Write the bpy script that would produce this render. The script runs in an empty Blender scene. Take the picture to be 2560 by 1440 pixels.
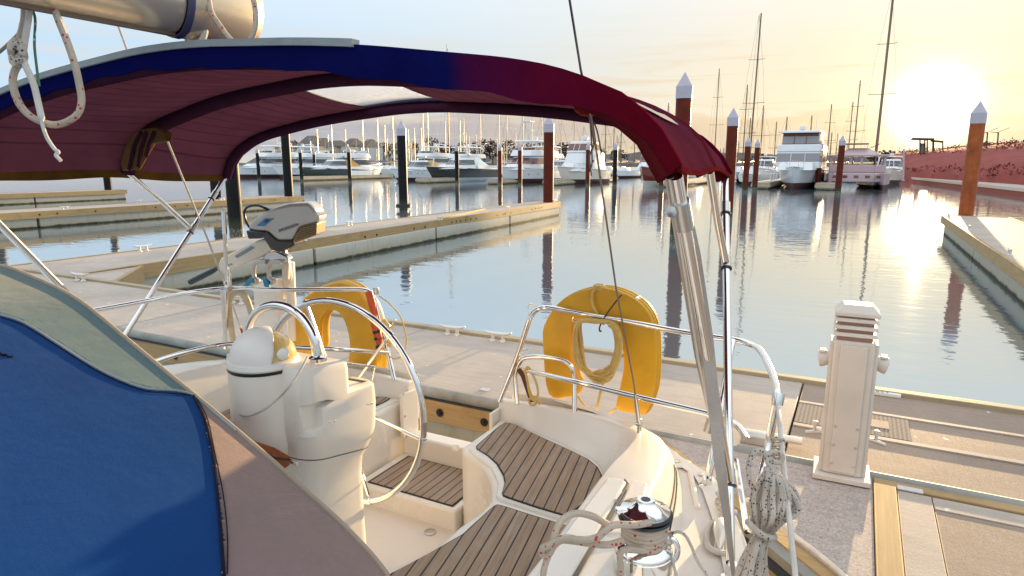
import bpy, math, random
from mathutils import Vector, Matrix, noise as mnoise
R = math.radians
random.seed(7)
scene = bpy.context.scene
col = scene.collection

# ------------------------------------------------------------------ camera
# frame of the marina: x across the boat (to port), y astern, z up, water at z = 0
F, PITCH, YAW, H = 1628.0, R(10.85), R(28), 2.35
cam_data = bpy.data.cameras.new('camera')
cam_data.sensor_width = 36.0
cam_data.lens = 36.0 * F / 2560.0
cam_data.clip_start = 0.02
cam_data.clip_end = 6000
cam = bpy.data.objects.new('camera', cam_data)
cam.location = (0, 0, H)
cam.rotation_euler = (R(90) - PITCH, 0, YAW)
col.objects.link(cam)
scene.camera = cam

# ------------------------------------------------------------------ sky, sun, exposure
SUN_EL, SUN_AZ = R(3.9), R(4.07)
SUN_DIR = Vector((math.sin(SUN_AZ) * math.cos(SUN_EL), math.cos(SUN_AZ) * math.cos(SUN_EL), math.sin(SUN_EL)))
scene.view_settings.view_transform = 'Standard'
scene.view_settings.look = 'None'
scene.view_settings.exposure = 1.12
scene.view_settings.gamma = 1.0
world = bpy.data.worlds.new('World')
scene.world = world
world.use_nodes = True
wt = world.node_tree
wt.nodes.clear()


class NT:
    """small helper round a node tree"""
    def __init__(self, tree):
        self.t = tree

    def n(self, kind, **kw):
        nd = self.t.nodes.new(kind)
        for k, v in kw.items():
            setattr(nd, k, v)
        return nd

    def put(self, sock, v):
        if isinstance(v, bpy.types.NodeSocket):
            self.t.links.new(v, sock)
        elif v is not None:
            if isinstance(v, (tuple, list)) and len(v) == 3 and sock.type == 'RGBA':
                v = (*v, 1)
            sock.default_value = v

    def math(self, op, a, b=None, c=None, clamp=False):
        nd = self.n('ShaderNodeMath', operation=op, use_clamp=clamp)
        self.put(nd.inputs[0], a)
        if b is not None: self.put(nd.inputs[1], b)
        if c is not None: self.put(nd.inputs[2], c)
        return nd.outputs[0]

    def vmath(self, op, a, b=None, out=0):
        nd = self.n('ShaderNodeVectorMath', operation=op)
        self.put(nd.inputs[0], a)
        if b is not None: self.put(nd.inputs[1], b)
        return nd.outputs[out]

    def mix(self, fac, a, b, blend='MIX'):
        nd = self.n('ShaderNodeMix', data_type='RGBA', blend_type=blend)
        self.put(nd.inputs[0], fac)
        self.put(nd.inputs[6], a)
        self.put(nd.inputs[7], b)
        return nd.outputs[2]

    def ramp(self, fac, stops, interp='LINEAR'):
        nd = self.n('ShaderNodeValToRGB')
        cr = nd.color_ramp
        cr.interpolation = interp
        while len(cr.elements) < len(stops):
            cr.elements.new(0.5)
        for e, (p, c) in zip(cr.elements, stops):
            e.position = p
            e.color = (*c, 1) if isinstance(c, (tuple, list)) else (c, c, c, 1)
        self.put(nd.inputs[0], fac)
        return nd.outputs[0]

    def noise(self, vec, scale, detail=3, rough=0.5, dist=0.0, out=0):
        nd = self.n('ShaderNodeTexNoise')
        if vec is not None: self.put(nd.inputs['Vector'], vec)
        nd.inputs['Scale'].default_value = scale
        nd.inputs['Detail'].default_value = detail
        nd.inputs['Roughness'].default_value = rough
        nd.inputs['Distortion'].default_value = dist
        return nd.outputs[out]

    def map(self, vec, scale=(1, 1, 1), rot=(0, 0, 0), loc=(0, 0, 0)):
        nd = self.n('ShaderNodeMapping')
        self.put(nd.inputs[0], vec)
        nd.inputs['Scale'].default_value = scale
        nd.inputs['Rotation'].default_value = rot
        nd.inputs['Location'].default_value = loc
        return nd.outputs[0]

    def sep(self, vec):
        nd = self.n('ShaderNodeSeparateXYZ')
        self.put(nd.inputs[0], vec)
        return nd.outputs


W = NT(wt)
SKY_S = 0.07
tc = W.n('ShaderNodeTexCoord').outputs['Generated']
sky = W.n('ShaderNodeTexSky', sky_type='NISHITA')
sky.sun_disc = False
sky.sun_elevation = SUN_EL
sky.sun_rotation = SUN_AZ
sky.air_density = 1.0
sky.dust_density = 1.2
sky.ozone_density = 1.0
dx, dy, dz = W.sep(tc)
sdot = W.math('MAXIMUM', W.vmath('DOT_PRODUCT', tc, tuple(SUN_DIR), out=1), 0.0)
base = sky.outputs[0]
# a thin veil of high haze lifts and evens the dome; warm towards the sun
warm = W.math('POWER', sdot, 6.0)
veil = W.mix(warm, (4.1, 5.3, 6.4), (6.5, 5.8, 4.6))
high = W.ramp(dz, [(0.15, 0.0), (0.6, 1.0)])
veil = W.mix(high, veil, (8.4, 9.0, 9.6))          # overhead sky, out of view, brightened to light whites and water
base = W.mix(0.965, base, veil)
# low cloud bank: grey-mauve with a bright broken rim, clear warm strip under it, wisps above, thin streaks near the sun
away = W.math('SUBTRACT', 1.0, W.math('POWER', sdot, 30.0))
flat = W.map(tc, scale=(1, 1, 0))
edge_n = W.math('ADD', W.math('MULTIPLY', W.noise(flat, 3.2, 5, 0.6), 0.10), W.math('MULTIPLY', W.noise(W.map(tc, scale=(9, 9, 26)), 2.0, 4, 0.6), 0.03))
edge_h = W.math('ADD', edge_n, W.math('ADD', -0.003, W.math('MULTIPLY', away, 0.012)))
dd_ = W.math('SUBTRACT', edge_h, dz)
bank = W.ramp(W.math('MULTIPLY_ADD', dd_, 20.0, 0.5), [(0.38, 0.0), (0.58, 1.0)])
bank = W.math('MULTIPLY', bank, W.ramp(dz, [(0.006, 0.15), (0.022, 1.0)]))
cv = W.noise(W.map(tc, scale=(2.4, 2.4, 40)), 1.8, detail=6, rough=0.6, dist=0.5)
wisp = W.math('MULTIPLY', W.ramp(cv, [(0.50, 0.0), (0.64, 1.0)]), W.ramp(dz, [(0.02, 1.0), (0.11, 0.8), (0.19, 0.15), (0.26, 0.0)]))
sunny = W.math('POWER', sdot, 6.0)
wcol = W.mix(sunny, (5.6, 5.0, 4.2), (5.6, 4.1, 2.5))
base = W.mix(W.math('MULTIPLY', wisp, 0.65), base, wcol)
rimf = W.ramp(W.math('MULTIPLY_ADD', dd_, 20.0, 0.5), [(0.40, 1.0), (0.85, 0.0)])
bcol = W.mix(sunny, (2.75, 2.75, 3.15), (5.0, 3.6, 2.5))
bcol = W.mix(W.math('MULTIPLY', rimf, W.ramp(cv, [(0.3, 0.0), (0.6, 1.0)])), bcol, W.mix(sunny, (6.4, 5.6, 4.4), (7.0, 5.2, 2.9)))
bcol = W.mix(W.math('MULTIPLY', wisp, 0.35), bcol, wcol)
base = W.mix(W.math('MULTIPLY', bank, W.math('ADD', 0.35, W.math('MULTIPLY', away, 0.5))), base, bcol)
strip = W.ramp(dz, [(0.0, 0.7), (0.012, 0.45), (0.03, 0.0)])
base = W.mix(strip, base, W.mix(sunny, (5.0, 4.3, 3.2), (6.2, 4.4, 2.4)))
gold = W.math('MULTIPLY', W.math('POWER', sdot, 9.0), W.ramp(dz, [(0.0, 1.0), (0.09, 0.75), (0.2, 0.0)]))
base = W.mix(W.math('MULTIPLY', gold, 0.5), base, (6.9, 5.5, 3.1))
# the sun's own aureole in the haze
glow = W.math('ADD', W.math('MULTIPLY', W.math('POWER', sdot, 2400.0), 70.0),
              W.math('ADD', W.math('MULTIPLY', W.math('POWER', sdot, 230.0), 2.4), W.math('MULTIPLY', W.math('POWER', sdot, 24.0), 0.3)))
gl = W.n('ShaderNodeVectorMath', operation='SCALE')
gl.inputs[0].default_value = (1.0, 0.86, 0.55)
W.put(gl.inputs['Scale'], glow)
base = W.mix(1.0, base, gl.outputs[0], 'ADD')
bg = W.n('ShaderNodeBackground')
W.put(bg.inputs[0], base)
bg.inputs[1].default_value = SKY_S
W.t.links.new(bg.outputs[0], W.n('ShaderNodeOutputWorld').inputs[0])

sun_data = bpy.data.lights.new('sun', 'SUN')
sun_data.energy = 5.0
sun_data.angle = R(0.5)
sun_data.color = (1.0, 0.70, 0.36)
sun = bpy.data.objects.new('sun', sun_data)
sun.rotation_euler = SUN_DIR.to_track_quat('Z', 'Y').to_euler()
col.objects.link(sun)

# ------------------------------------------------------------------ pixel -> place helpers (photo pixels, 2560 x 1440)
_c, _s = math.cos(PITCH), math.sin(PITCH)
_cy, _sy = math.cos(YAW), math.sin(YAW)


def ray(px, py):
    u = (px - 1280) / F
    v = (720 - py) / F
    x, y, z = u, _c + v * _s, v * _c - _s
    return Vector((x * _cy - y * _sy, x * _sy + y * _cy, z))


CAM = Vector((0, 0, H))
def pz(px, py, z): d = ray(px, py); return CAM + d * ((z - H) / d.z)
def pa(px, py, a): d = ray(px, py); return CAM + d * (a / d.y)
def pb(px, py, b): d = ray(px, py); return CAM + d * (b / d.x)
def pd(px, py, depth): return CAM + ray(px, py) * depth          # depth along the viewing axis
VR = Vector((_cy, _sy, 0))                                       # level, to the right of the view
VF = Vector((-_sy, _cy, 0))                                      # level, along the view


# ------------------------------------------------------------------ mesh building
ORIGIN = {}


def catmull(pts, k=6, closed=False):
    pts = [Vector(p) for p in pts]
    n = len(pts)
    if n < 3: return pts
    out = []
    rng = range(n) if closed else range(n - 1)
    for i in rng:
        p0 = pts[(i - 1) % n] if closed or i > 0 else pts[0] * 2 - pts[1]
        p1, p2 = pts[i], pts[(i + 1) % n]
        p3 = pts[(i + 2) % n] if closed or i + 2 < n else p2 * 2 - p1
        for j in range(k):
            t = j / k
            out.append(0.5 * ((2 * p1) + (p2 - p0) * t + (2 * p0 - 5 * p1 + 4 * p2 - p3) * t * t + (3 * p1 - p0 - 3 * p2 + p3) * t ** 3))
    if not closed: out.append(pts[-1])
    return out


class MB:
    def __init__(self):
        self.v, self.f = [], []

    def add(self, vs, fs):
        o = len(self.v)
        self.v += [Vector(p) for p in vs]
        self.f += [tuple(i + o for i in f) for f in fs]
        return self

    def box(self, x0, x1, y0, y1, z0, z1):
        vs = [(x, y, z) for z in (z0, z1) for y in (y0, y1) for x in (x0, x1)]
        return self.add(vs, [(0, 2, 3, 1), (4, 5, 7, 6), (0, 1, 5, 4), (1, 3, 7, 5), (3, 2, 6, 7), (2, 0, 4, 6)])

    def obox(self, c, sx, sy, sz, ax=(1, 0, 0), ay=(0, 1, 0), az=None):
        c, ax, ay = Vector(c), Vector(ax).normalized(), Vector(ay).normalized()
        az = Vector(az).normalized() if az is not None else ax.cross(ay).normalized()
        vs = [c + ax * (i * sx / 2) + ay * (j * sy / 2) + az * (k * sz / 2) for k in (-1, 1) for j in (-1, 1) for i in (-1, 1)]
        return self.add(vs, [(0, 2, 3, 1), (4, 5, 7, 6), (0, 1, 5, 4), (1, 3, 7, 5), (3, 2, 6, 7), (2, 0, 4, 6)])

    def prism(self, poly, dvec):
        """closed outline of 3D points pushed along dvec"""
        n = len(poly)
        d = Vector(dvec)
        p = [Vector(q) for q in poly]
        vs = p + [q + d for q in p]
        fs = [tuple(range(n - 1, -1, -1)), tuple(range(n, 2 * n))]
        fs += [(i, (i + 1) % n, n + (i + 1) % n, n + i) for i in range(n)]
        return self.add(vs, fs)

    def flat(self, poly, z0, z1):
        return self.prism([(q[0], q[1], z0) for q in poly], (0, 0, z1 - z0))

    def sheet(self, poly):
        return self.add(poly, [tuple(range(len(poly)))])

    def loft(self, rings, closed=True, caps=True):
        n = len(rings[0])
        vs = [q for r in rings for q in r]
        fs = []
        for i in range(len(rings) - 1):
            for j in range(n if closed else n - 1):
                a, b = i * n + j, i * n + (j + 1) % n
                fs.append((a, b, b + n, a + n))
        if caps and closed:
            fs.append(tuple(range(n - 1, -1, -1)))
            fs.append(tuple((len(rings) - 1) * n + j for j in range(n)))
        return self.add(vs, fs)

    def tube(self, pts, r, n=10, closed=False, caps=True, smooth=0):
        pts = catmull(pts, smooth, closed) if smooth else [Vector(p) for p in pts]
        m = len(pts)
        rs = r if isinstance(r, (list, tuple)) else [r] * m
        if len(rs) != m:
            rs = [rs[0] + (rs[-1] - rs[0]) * i / (m - 1) for i in range(m)] if len(rs) == 2 else [rs[min(len(rs) - 1, int(i * len(rs) / m))] for i in range(m)]
        rings, up = [], None
        for i in range(m):
            if closed: t = (pts[(i + 1) % m] - pts[i - 1])
            else: t = pts[min(i + 1, m - 1)] - pts[max(i - 1, 0)]
            if t.length < 1e-9: t = Vector((0, 0, 1))
            t.normalize()
            if up is None:
                up = Vector((0, 0, 1)) if abs(t.z) < 0.9 else Vector((1, 0, 0))
            up = up - t * up.dot(t)
            up.normalize()
            sd = t.cross(up)
            rings.append([pts[i] + (up * math.cos(2 * math.pi * j / n) + sd * math.sin(2 * math.pi * j / n)) * rs[i] for j in range(n)])
        if closed: rings.append(rings[0])
        return self.loft(rings, True, caps and not closed)

    def ribbon(self, pts, wid, thick, wdir=None, smooth=0):
        """flat strap along pts; wdir = direction of its width"""
        pts = catmull(pts, smooth) if smooth else [Vector(p) for p in pts]
        rings = []
        m = len(pts)
        for i in range(m):
            t = (pts[min(i + 1, m - 1)] - pts[max(i - 1, 0)]).normalized()
            w = Vector(wdir) - t * Vector(wdir).dot(t)
            w.normalize()
            nn = t.cross(w)
            ww = wid[i] if isinstance(wid, list) and len(wid) == m else (wid if not isinstance(wid, list) else wid[0] + (wid[-1] - wid[0]) * i / (m - 1))
            rings.append([pts[i] + w * ww / 2 + nn * thick / 2, pts[i] - w * ww / 2 + nn * thick / 2, pts[i] - w * ww / 2 - nn * thick / 2, pts[i] + w * ww / 2 - nn * thick / 2])
        return self.loft(rings)

    def lathe(self, prof, c=(0, 0, 0), axis=(0, 0, 1), n=24, caps=True):
        c, az = Vector(c), Vector(axis).normalized()
        ax = (Vector((1, 0, 0)) if abs(az.x) < 0.9 else Vector((0, 1, 0)))
        ax = (ax - az * ax.dot(az)).normalized()
        ay = az.cross(ax)
        rings = [[c + az * z + (ax * math.cos(2 * math.pi * j / n) + ay * math.sin(2 * math.pi * j / n)) * max(r, 1e-4) for j in range(n)] for r, z in prof]
        return self.loft(rings, True, caps)

    def ball(self, c, r, n=12, sq=(1, 1, 1)):
        c = Vector(c)
        prof = [(math.sin(math.pi * i / n), -math.cos(math.pi * i / n)) for i in range(n + 1)]
        rings = [[c + Vector((math.cos(2 * math.pi * j / (2 * n)) * q * r * sq[0], math.sin(2 * math.pi * j / (2 * n)) * q * r * sq[1], z * r * sq[2])) for j in range(2 * n)] for q, z in [(max(a, 1e-4), b) for a, b in prof]]
        return self.loft(rings, True, True)

    def build(self, name, m, parent=None, loc=None, smooth=True, bevel=0, seg=2, local=False, sub=0, auto=40):
        o_ = Vector((0, 0, 0))
        if not local:
            o_ = ORIGIN.get(parent.name, Vector((0, 0, 0))) if parent else Vector(loc or (0, 0, 0))
        me = bpy.data.meshes.new(name)
        me.from_pydata([v - o_ for v in self.v], [], self.f)
        me.materials.append(m)
        me.validate()
        ob = bpy.data.objects.new(name, me)
        col.objects.link(ob)
        if parent:
            ob.parent = parent
            ORIGIN[ob.name] = ORIGIN.get(parent.name, Vector((0, 0, 0)))
        else:
            ob.location = Vector(loc or (0, 0, 0))
            ORIGIN[ob.name] = Vector(loc or (0, 0, 0))
        import bmesh
        bm = bmesh.new()
        bm.from_mesh(me)
        bmesh.ops.recalc_face_normals(bm, faces=bm.faces)
        bm.to_mesh(me)
        bm.free()
        if bevel:
            md = ob.modifiers.new('bevel', 'BEVEL')
            md.width = bevel
            md.segments = seg
            md.limit_method = 'ANGLE'
            md.angle_limit = R(35)
            md.harden_normals = False
        if sub:
            md = ob.modifiers.new('subd', 'SUBSURF')
            md.levels = md.render_levels = sub
        if smooth:
            me.set_sharp_from_angle(angle=R(auto)) if hasattr(me, 'set_sharp_from_angle') else None
            for p in me.polygons: p.use_smooth = True
        return ob


def tag(o, label=None, cat=None, group=None, kind=None):
    if label: o['label'] = label
    if cat: o['category'] = cat
    if group: o['group'] = group
    if kind: o['kind'] = kind
    return o


def thing(name, label, cat, loc=(0, 0, 0), rotz=0, group=None):
    o = bpy.data.objects.new(name, None)
    o.empty_display_size = 0.2
    col.objects.link(o)
    o.location = loc
    o.rotation_euler = (0, 0, rotz)
    ORIGIN[o.name] = Vector(loc) if rotz == 0 else Vector((0, 0, 0))
    return tag(o, label, cat, group)


KIDS = {}
def dup(root, loc, rotz=None, label=None):
    """a copy of a thing with copies of its parts and their sub-parts"""
    def cp(o, par):
        c = o.copy()
        col.objects.link(c)
        c.parent = par
        for ch in [q for q in bpy.data.objects if q.parent == o and q != c]:
            cp(ch, c)
        return c
    r = cp(root, None)
    r.location = loc
    if rotz is not None: r.rotation_euler = (0, 0, rotz)
    if label: r['label'] = label
    return r


# ------------------------------------------------------------------ materials
MATS = {}


def mat(name, base, rough=0.5, metal=0.0, var=0.0, vscale=6.0, bump=0.0, bscale=40.0, ior=None, coat=0.0, sheen=0.0, sheen_tint=None, stretch=(1, 1, 1), trans=0.0, spec=None):
    m = bpy.data.materials.new(name)
    m.use_nodes = True
    N = NT(m.node_tree)
    b = m.node_tree.nodes['Principled BSDF']
    oc = N.n('ShaderNodeTexCoord').outputs['Object']
    vec = N.map(oc, scale=stretch) if stretch != (1, 1, 1) else oc
    if var:
        n1 = N.noise(vec, vscale, 5, 0.6)
        f = N.ramp(n1, [(0.3, 0.0), (0.7, 1.0)])
        lo = tuple(max(0, c * (1 - var)) for c in base)
        hi = tuple(min(1, c * (1 + var * 0.6)) for c in base)
        N.put(b.inputs['Base Color'], N.mix(f, lo, hi))
        N.put(b.inputs['Roughness'], N.math('ADD', N.math('MULTIPLY', f, 0.12), max(0.0, rough - 0.06)))
    else:
        b.inputs['Base Color'].default_value = (*base, 1)
        b.inputs['Roughness'].default_value = rough
    b.inputs['Metallic'].default_value = metal
    if ior: b.inputs['IOR'].default_value = ior
    if spec is not None: b.inputs['Specular IOR Level'].default_value = spec
    if coat:
        b.inputs['Coat Weight'].default_value = coat
        b.inputs['Coat Roughness'].default_value = 0.08
    if sheen:
        b.inputs['Sheen Weight'].default_value = sheen
        b.inputs['Sheen Roughness'].default_value = 0.5
        if sheen_tint: b.inputs['Sheen Tint'].default_value = (*sheen_tint, 1)
    if trans: b.inputs['Transmission Weight'].default_value = trans
    if bump:
        bp = N.n('ShaderNodeBump')
        bp.inputs['Strength'].default_value = bump
        bp.inputs['Distance'].default_value = 0.01
        N.put(bp.inputs['Height'], N.noise(vec, bscale, 4, 0.6))
        N.put(b.inputs['Normal'], bp.outputs[0])
    MATS[name] = m
    return m

# water -----------------------------------------------------------------
def water_mat():
    m = bpy.data.materials.new('harbour_water')
    m.use_nodes = True
    N = NT(m.node_tree)
    b = m.node_tree.nodes['Principled BSDF']
    b.inputs['Base Color'].default_value = (0.43, 0.515, 0.565, 1)
    b.inputs['Roughness'].default_value = 0.03
    b.inputs['IOR'].default_value = 1.6
    b.inputs['Metallic'].default_value = 0.78
    oc = N.n('ShaderNodeTexCoord').outputs['Object']
    w1 = N.noise(N.map(oc, scale=(1, 1.7, 1), rot=(0, 0, R(-20))), 2.2, 3, 0.5, 0.3)
    w2 = N.noise(N.map(oc, scale=(0.35, 1, 1), rot=(0, 0, R(8))), 0.8, 2, 0.5)
    w3 = N.noise(oc, 9.0, 2, 0.5)
    h = N.math('ADD', N.math('MULTIPLY', w1, 0.5), N.math('ADD', N.math('MULTIPLY', w2, 0.9), N.math('MULTIPLY', w3, 0.06)))
    bp = N.n('ShaderNodeBump')
    bp.inputs['Strength'].default_value = 1.0
    bp.inputs['Distance'].default_value = 0.010
    N.put(bp.inputs['Height'], h)
    N.put(b.inputs['Normal'], bp.outputs[0])
    return m


water = MB().sheet([(-1500, -300, 0), (1500, -300, 0), (1500, 3000, 0), (-1500, 3000, 0)]).build('water', water_mat(), smooth=False)
tag(water, 'calm pale harbour water reflecting sky and piles', kind='structure')

# ------------------------------------------------------------------ docks
def concrete_mat(name, base, brushed=0.0, drop=True, speck=False):
    m = bpy.data.materials.new(name)
    m.use_nodes = True
    N = NT(m.node_tree)
    b = m.node_tree.nodes['Principled BSDF']
    oc = N.n('ShaderNodeTexCoord').outputs['Object']
    big = N.ramp(N.noise(oc, 1.3, 6, 0.65, 0.4), [(0.3, 0.0), (0.7, 1.0)])
    fine = N.noise(oc, 90, 3, 0.7)
    c = N.mix(big, tuple(q * 0.78 for q in base), tuple(min(1, q * 1.12) for q in base))
    c = N.mix(N.ramp(fine, [(0.35, 0.35), (0.65, 0.0)]), c, tuple(q * 0.55 for q in base))
    streak = N.noise(N.map(oc, scale=(1.0, 12, 1), rot=(0, 0, R(4))), 3.0, 4, 0.6)
    c = N.mix(N.math('MULTIPLY', N.ramp(streak, [(0.45, 0.0), (0.7, 1.0)]), 0.4), c, tuple(q * 0.6 for q in base))
    if speck:
        vo = N.n('ShaderNodeTexVoronoi')
        N.put(vo.inputs['Vector'], oc)
        vo.inputs['Scale'].default_value = 130
        r_ = N.sep(vo.outputs['Color'])[0]
        c = N.mix(N.ramp(r_, [(0.0, 0.5), (0.25, 0.0), (0.78, 0.0), (1.0, 0.4)]), c, N.mix(N.math('GREATER_THAN', r_, 0.5), (0.14, 0.10, 0.09), (0.68, 0.60, 0.54)))
    if drop:
        for sc_, th, cc in ((5.5, 0.10, (0.72, 0.70, 0.66)), (9.0, 0.075, (0.16, 0.13, 0.11)), (3.1, 0.07, (0.62, 0.6, 0.56))):
            vo = N.n('ShaderNodeTexVoronoi')
            N.put(vo.inputs['Vector'], N.map(N.vmath('ADD', oc, N.vmath('MULTIPLY', N.noise(oc, 14, 2, out=1), (0.09, 0.09, 0.0))), loc=(sc_, sc_ * 2, 0)))
            vo.inputs['Scale'].default_value = sc_
            keep = N.ramp(N.sep(vo.outputs['Color'])[0], [(0.52, 0.0), (0.54, 1.0)])
            f = N.math('MULTIPLY', N.ramp(vo.outputs['Distance'], [(th * 0.6, 1.0), (th, 0.0)]), keep)
            c = N.mix(N.math('MULTIPLY', f, 0.9), c, cc)
    N.put(b.inputs['Base Color'], c)
    b.inputs['Roughness'].default_value = 0.75
    h = N.math('ADD', N.math('MULTIPLY', fine, 0.6), N.math('MULTIPLY', N.noise(N.map(oc, scale=(30, 1, 1) if brushed else (1, 1, 1)), 7.0, 3), 1.0 + brushed))
    bp = N.n('ShaderNodeBump')
    bp.inputs['Strength'].default_value = 0.35
    bp.inputs['Distance'].default_value = 0.004
    N.put(bp.inputs['Height'], h)
    N.put(b.inputs['Normal'], bp.outputs[0])
    return m


def timber_mat(name, base, along='x', dark=0.5):
    m = bpy.data.materials.new(name)
    m.use_nodes = True
    N = NT(m.node_tree)
    b = m.node_tree.nodes['Principled BSDF']
    oc = N.n('ShaderNodeTexCoord').outputs['Object']
    sc_ = (0.6, 14, 14) if along == 'x' else (14, 0.6, 14)
    g = N.noise(N.map(oc, scale=sc_), 3.0, 5, 0.6, 0.5)
    st = N.noise(oc, 2.2, 5, 0.6)
    c = N.mix(N.ramp(g, [(0.3, 0.0), (0.7, 1.0)]), tuple(q * dark for q in base), base)
    c = N.mix(N.ramp(st, [(0.55, 0.0), (0.75, 0.6)]), c, tuple(q * 0.4 for q in base))
    N.put(b.inputs['Base Color'], c)
    b.inputs['Roughness'].default_value = 0.7
    bp = N.n('ShaderNodeBump')
    bp.inputs['Strength'].default_value = 0.3
    bp.inputs['Distance'].default_value = 0.004
    N.put(bp.inputs['Height'], g)
    N.put(b.inputs['Normal'], bp.outputs[0])
    return m


def float_mat():
    m = bpy.data.materials.new('pontoon_float')
    m.use_nodes = True
    N = NT(m.node_tree)
    b = m.node_tree.nodes['Principled BSDF']
    oc = N.n('ShaderNodeTexCoord').outputs['Object']
    z = N.sep(oc)[2]
    nz = N.noise(oc, 3.0, 4, 0.6)
    zz = N.math('ADD', z, N.math('MULTIPLY', N.math('SUBTRACT', nz, 0.5), 0.12))
    c = N.ramp(N.math('ADD', zz, 0.0), [(0.0, (0.02, 0.02, 0.01)), (0.05, (0.05, 0.045, 0.012)), (0.09, (0.38, 0.34, 0.25)), (0.4, (0.52, 0.49, 0.42))])
    c = N.mix(N.ramp(N.noise(N.map(oc, scale=(6, 6, 0.8)), 2.0, 4), [(0.55, 0.0), (0.7, 0.35)]), c, (0.25, 0.2, 0.12))
    N.put(b.inputs['Base Color'], c)
    b.inputs['Roughness'].default_value = 0.8
    return m


CONC = concrete_mat('dock_concrete', (0.47, 0.395, 0.33))
CONC_IN = concrete_mat('brushed_dock_panel', (0.33, 0.245, 0.185), brushed=1.0)
CONC_AGG = concrete_mat('aggregate_concrete', (0.45, 0.375, 0.33), speck=True)
TIMX = timber_mat('pine_timber_x', (0.43, 0.285, 0.125), 'x', 0.7)
TIMY = timber_mat('pine_timber_y', (0.43, 0.285, 0.125), 'y', 0.7)
TIMG = timber_mat('weathered_timber', (0.42, 0.34, 0.22), 'x', 0.75)
FLOAT = float_mat()
RUBBER = mat('grey_rubber', (0.24, 0.24, 0.22), 0.6, var=0.3)
BLACKRUB = mat('black_rubber', (0.02, 0.02, 0.022), 0.5)
GALV = mat('galvanised_steel', (0.55, 0.53, 0.5), 0.45, 0.6, var=0.2)
BOLT = mat('dark_bolt', (0.03, 0.025, 0.02), 0.5, 0.5)
ALLOY = mat('pale_alloy', (0.72, 0.68, 0.62), 0.35, 0.3, var=0.1)
DZ = 0.61

bolt_proto = {}
def bolt(parent, x, y, z, ax):
    """recessed bolt in a timber fascia: one shared mesh, one object each"""
    if ax not in bolt_proto:
        q = MB().lathe([(0.0, 0.0), (0.028, 0.0), (0.033, 0.003), (0.033, 0.008), (0.013, 0.008), (0.012, 0.02), (0.0, 0.022)], axis=ax, n=12)
        o = q.build('bolt', BOLT, parent, local=True)
        bolt_proto[ax] = o
    else:
        o = bolt_proto[ax].copy()
        col.objects.link(o)
        o.parent = parent
    o.location = Vector((x, y, z)) - ORIGIN[parent.name]
    return o


def cleat_mesh():
    q = MB()
    q.tube([(-0.15, 0, 0.10), (-0.11, 0, 0.085), (-0.05, 0, 0.078), (0.05, 0, 0.078), (0.11, 0, 0.085), (0.15, 0, 0.10)], [0.008, 0.014, 0.018, 0.018, 0.014, 0.008], 8)
    for s in (-1, 1):
        q.lathe([(0.032, 0.0), (0.03, 0.012), (0.018, 0.02), (0.016, 0.075)], (s * 0.055, 0, 0), n=10)
    return q


cleat_proto = []
def cleat(parent, x, y, rot=0, z=DZ, s=1.0):
    if not cleat_proto:
        cleat_proto.append(cleat_mesh().build('cleat', ALLOY, parent, local=True))
        o = cleat_proto[0]
    else:
        o = cleat_proto[0].copy()
        col.objects.link(o)
        o.parent = parent
    o.location = Vector((x, y, z)) - ORIGIN[parent.name]
    o.rotation_euler = (0, 0, rot)
    o.scale = (s, s, s)
    return o


WARP = [None]
def wb(q):
    if WARP[0]:
        q.v = [WARP[0](v) for v in q.v]
    return q


def finger(name, label, x0, x1, y0, y1, group=None):
    """floating finger pontoon running astern (along y): deck, timber walers, float blocks"""
    t = thing(name, label, 'dock', ((x0 + x1) / 2, y0, 0), group=group)
    wb(MB().box(x0 + 0.04, x1 - 0.04, y0, y1 - 0.04, 0.5, DZ)).build('deck', CONC, t, bevel=0.008)
    f = MB()
    n = max(1, round((y1 - y0) / 6.0))
    for i in range(n):
        a, b = y0 + (y1 - y0) * i / n, y0 + (y1 - y0) * (i + 1) / n
        f.box(x0 + 0.12, x1 - 0.12, a + 0.04, b - 0.06, -0.4, 0.40)
    wb(f).build('float', FLOAT, t, bevel=0.02)
    for s, xx in ((0, x0), (1, x1 - 0.07)):
        wb(MB().box(xx, xx + 0.07, y0, y1 - 0.07, 0.37, DZ + 0.015)).build('waler', TIMY, t, bevel=0.006)
    wb(MB().box(x0, x1, y1 - 0.068, y1, 0.37, DZ + 0.014)).build('waler', TIMX, t, bevel=0.006)
    return t


# main walkway, across the picture
WALK0, WALK1 = 4.0, 5.62
t = thing('walkway_pontoon', 'wide concrete walkway pontoon crossing behind the sailboat stern', 'dock', (0, WALK0, 0))
walk = t
xs = [-26, -21, -16, -13, -10, -7, -4.0, -0.28, 2.6, 6, 10]
for i in range(len(xs) - 1):
    MB().box(xs[i] + 0.006, xs[i + 1] - 0.006, WALK0 + 0.05, WALK1 - 0.09, 0.48, DZ - (0.003 if i % 2 else 0)).build('deck_slab', CONC if i < 7 else CONC_IN, t, bevel=0.006)
MB().box(-26, 10, WALK1 - 0.088, WALK1, 0.36, DZ + 0.03).build('edge_timber', TIMG, t, bevel=0.006)
MB().box(-26, 10, WALK0 - 0.02, WALK0 + 0.048, 0.35, 0.53).build('waler', TIMX, t, bevel=0.006)
MB().tube([(-26, WALK0 - 0.0, 0.585), (10, WALK0 - 0.0, 0.585)], 0.042, 10).build('rub_rail', RUBBER, t)
MB().box(-26, 10, WALK0 - 0.028, WALK0 + 0.02, 0.532, 0.548).build('rub_strip', BLACKRUB, t)
f = MB()
for i in range(9):
    f.box(-26 + 4 * i + 0.05, -22 + 4 * i - 0.25, WALK0 + 0.12, WALK1 - 0.1, -0.4, 0.345)
f.build('float', FLOAT, t, bevel=0.02)
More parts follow.
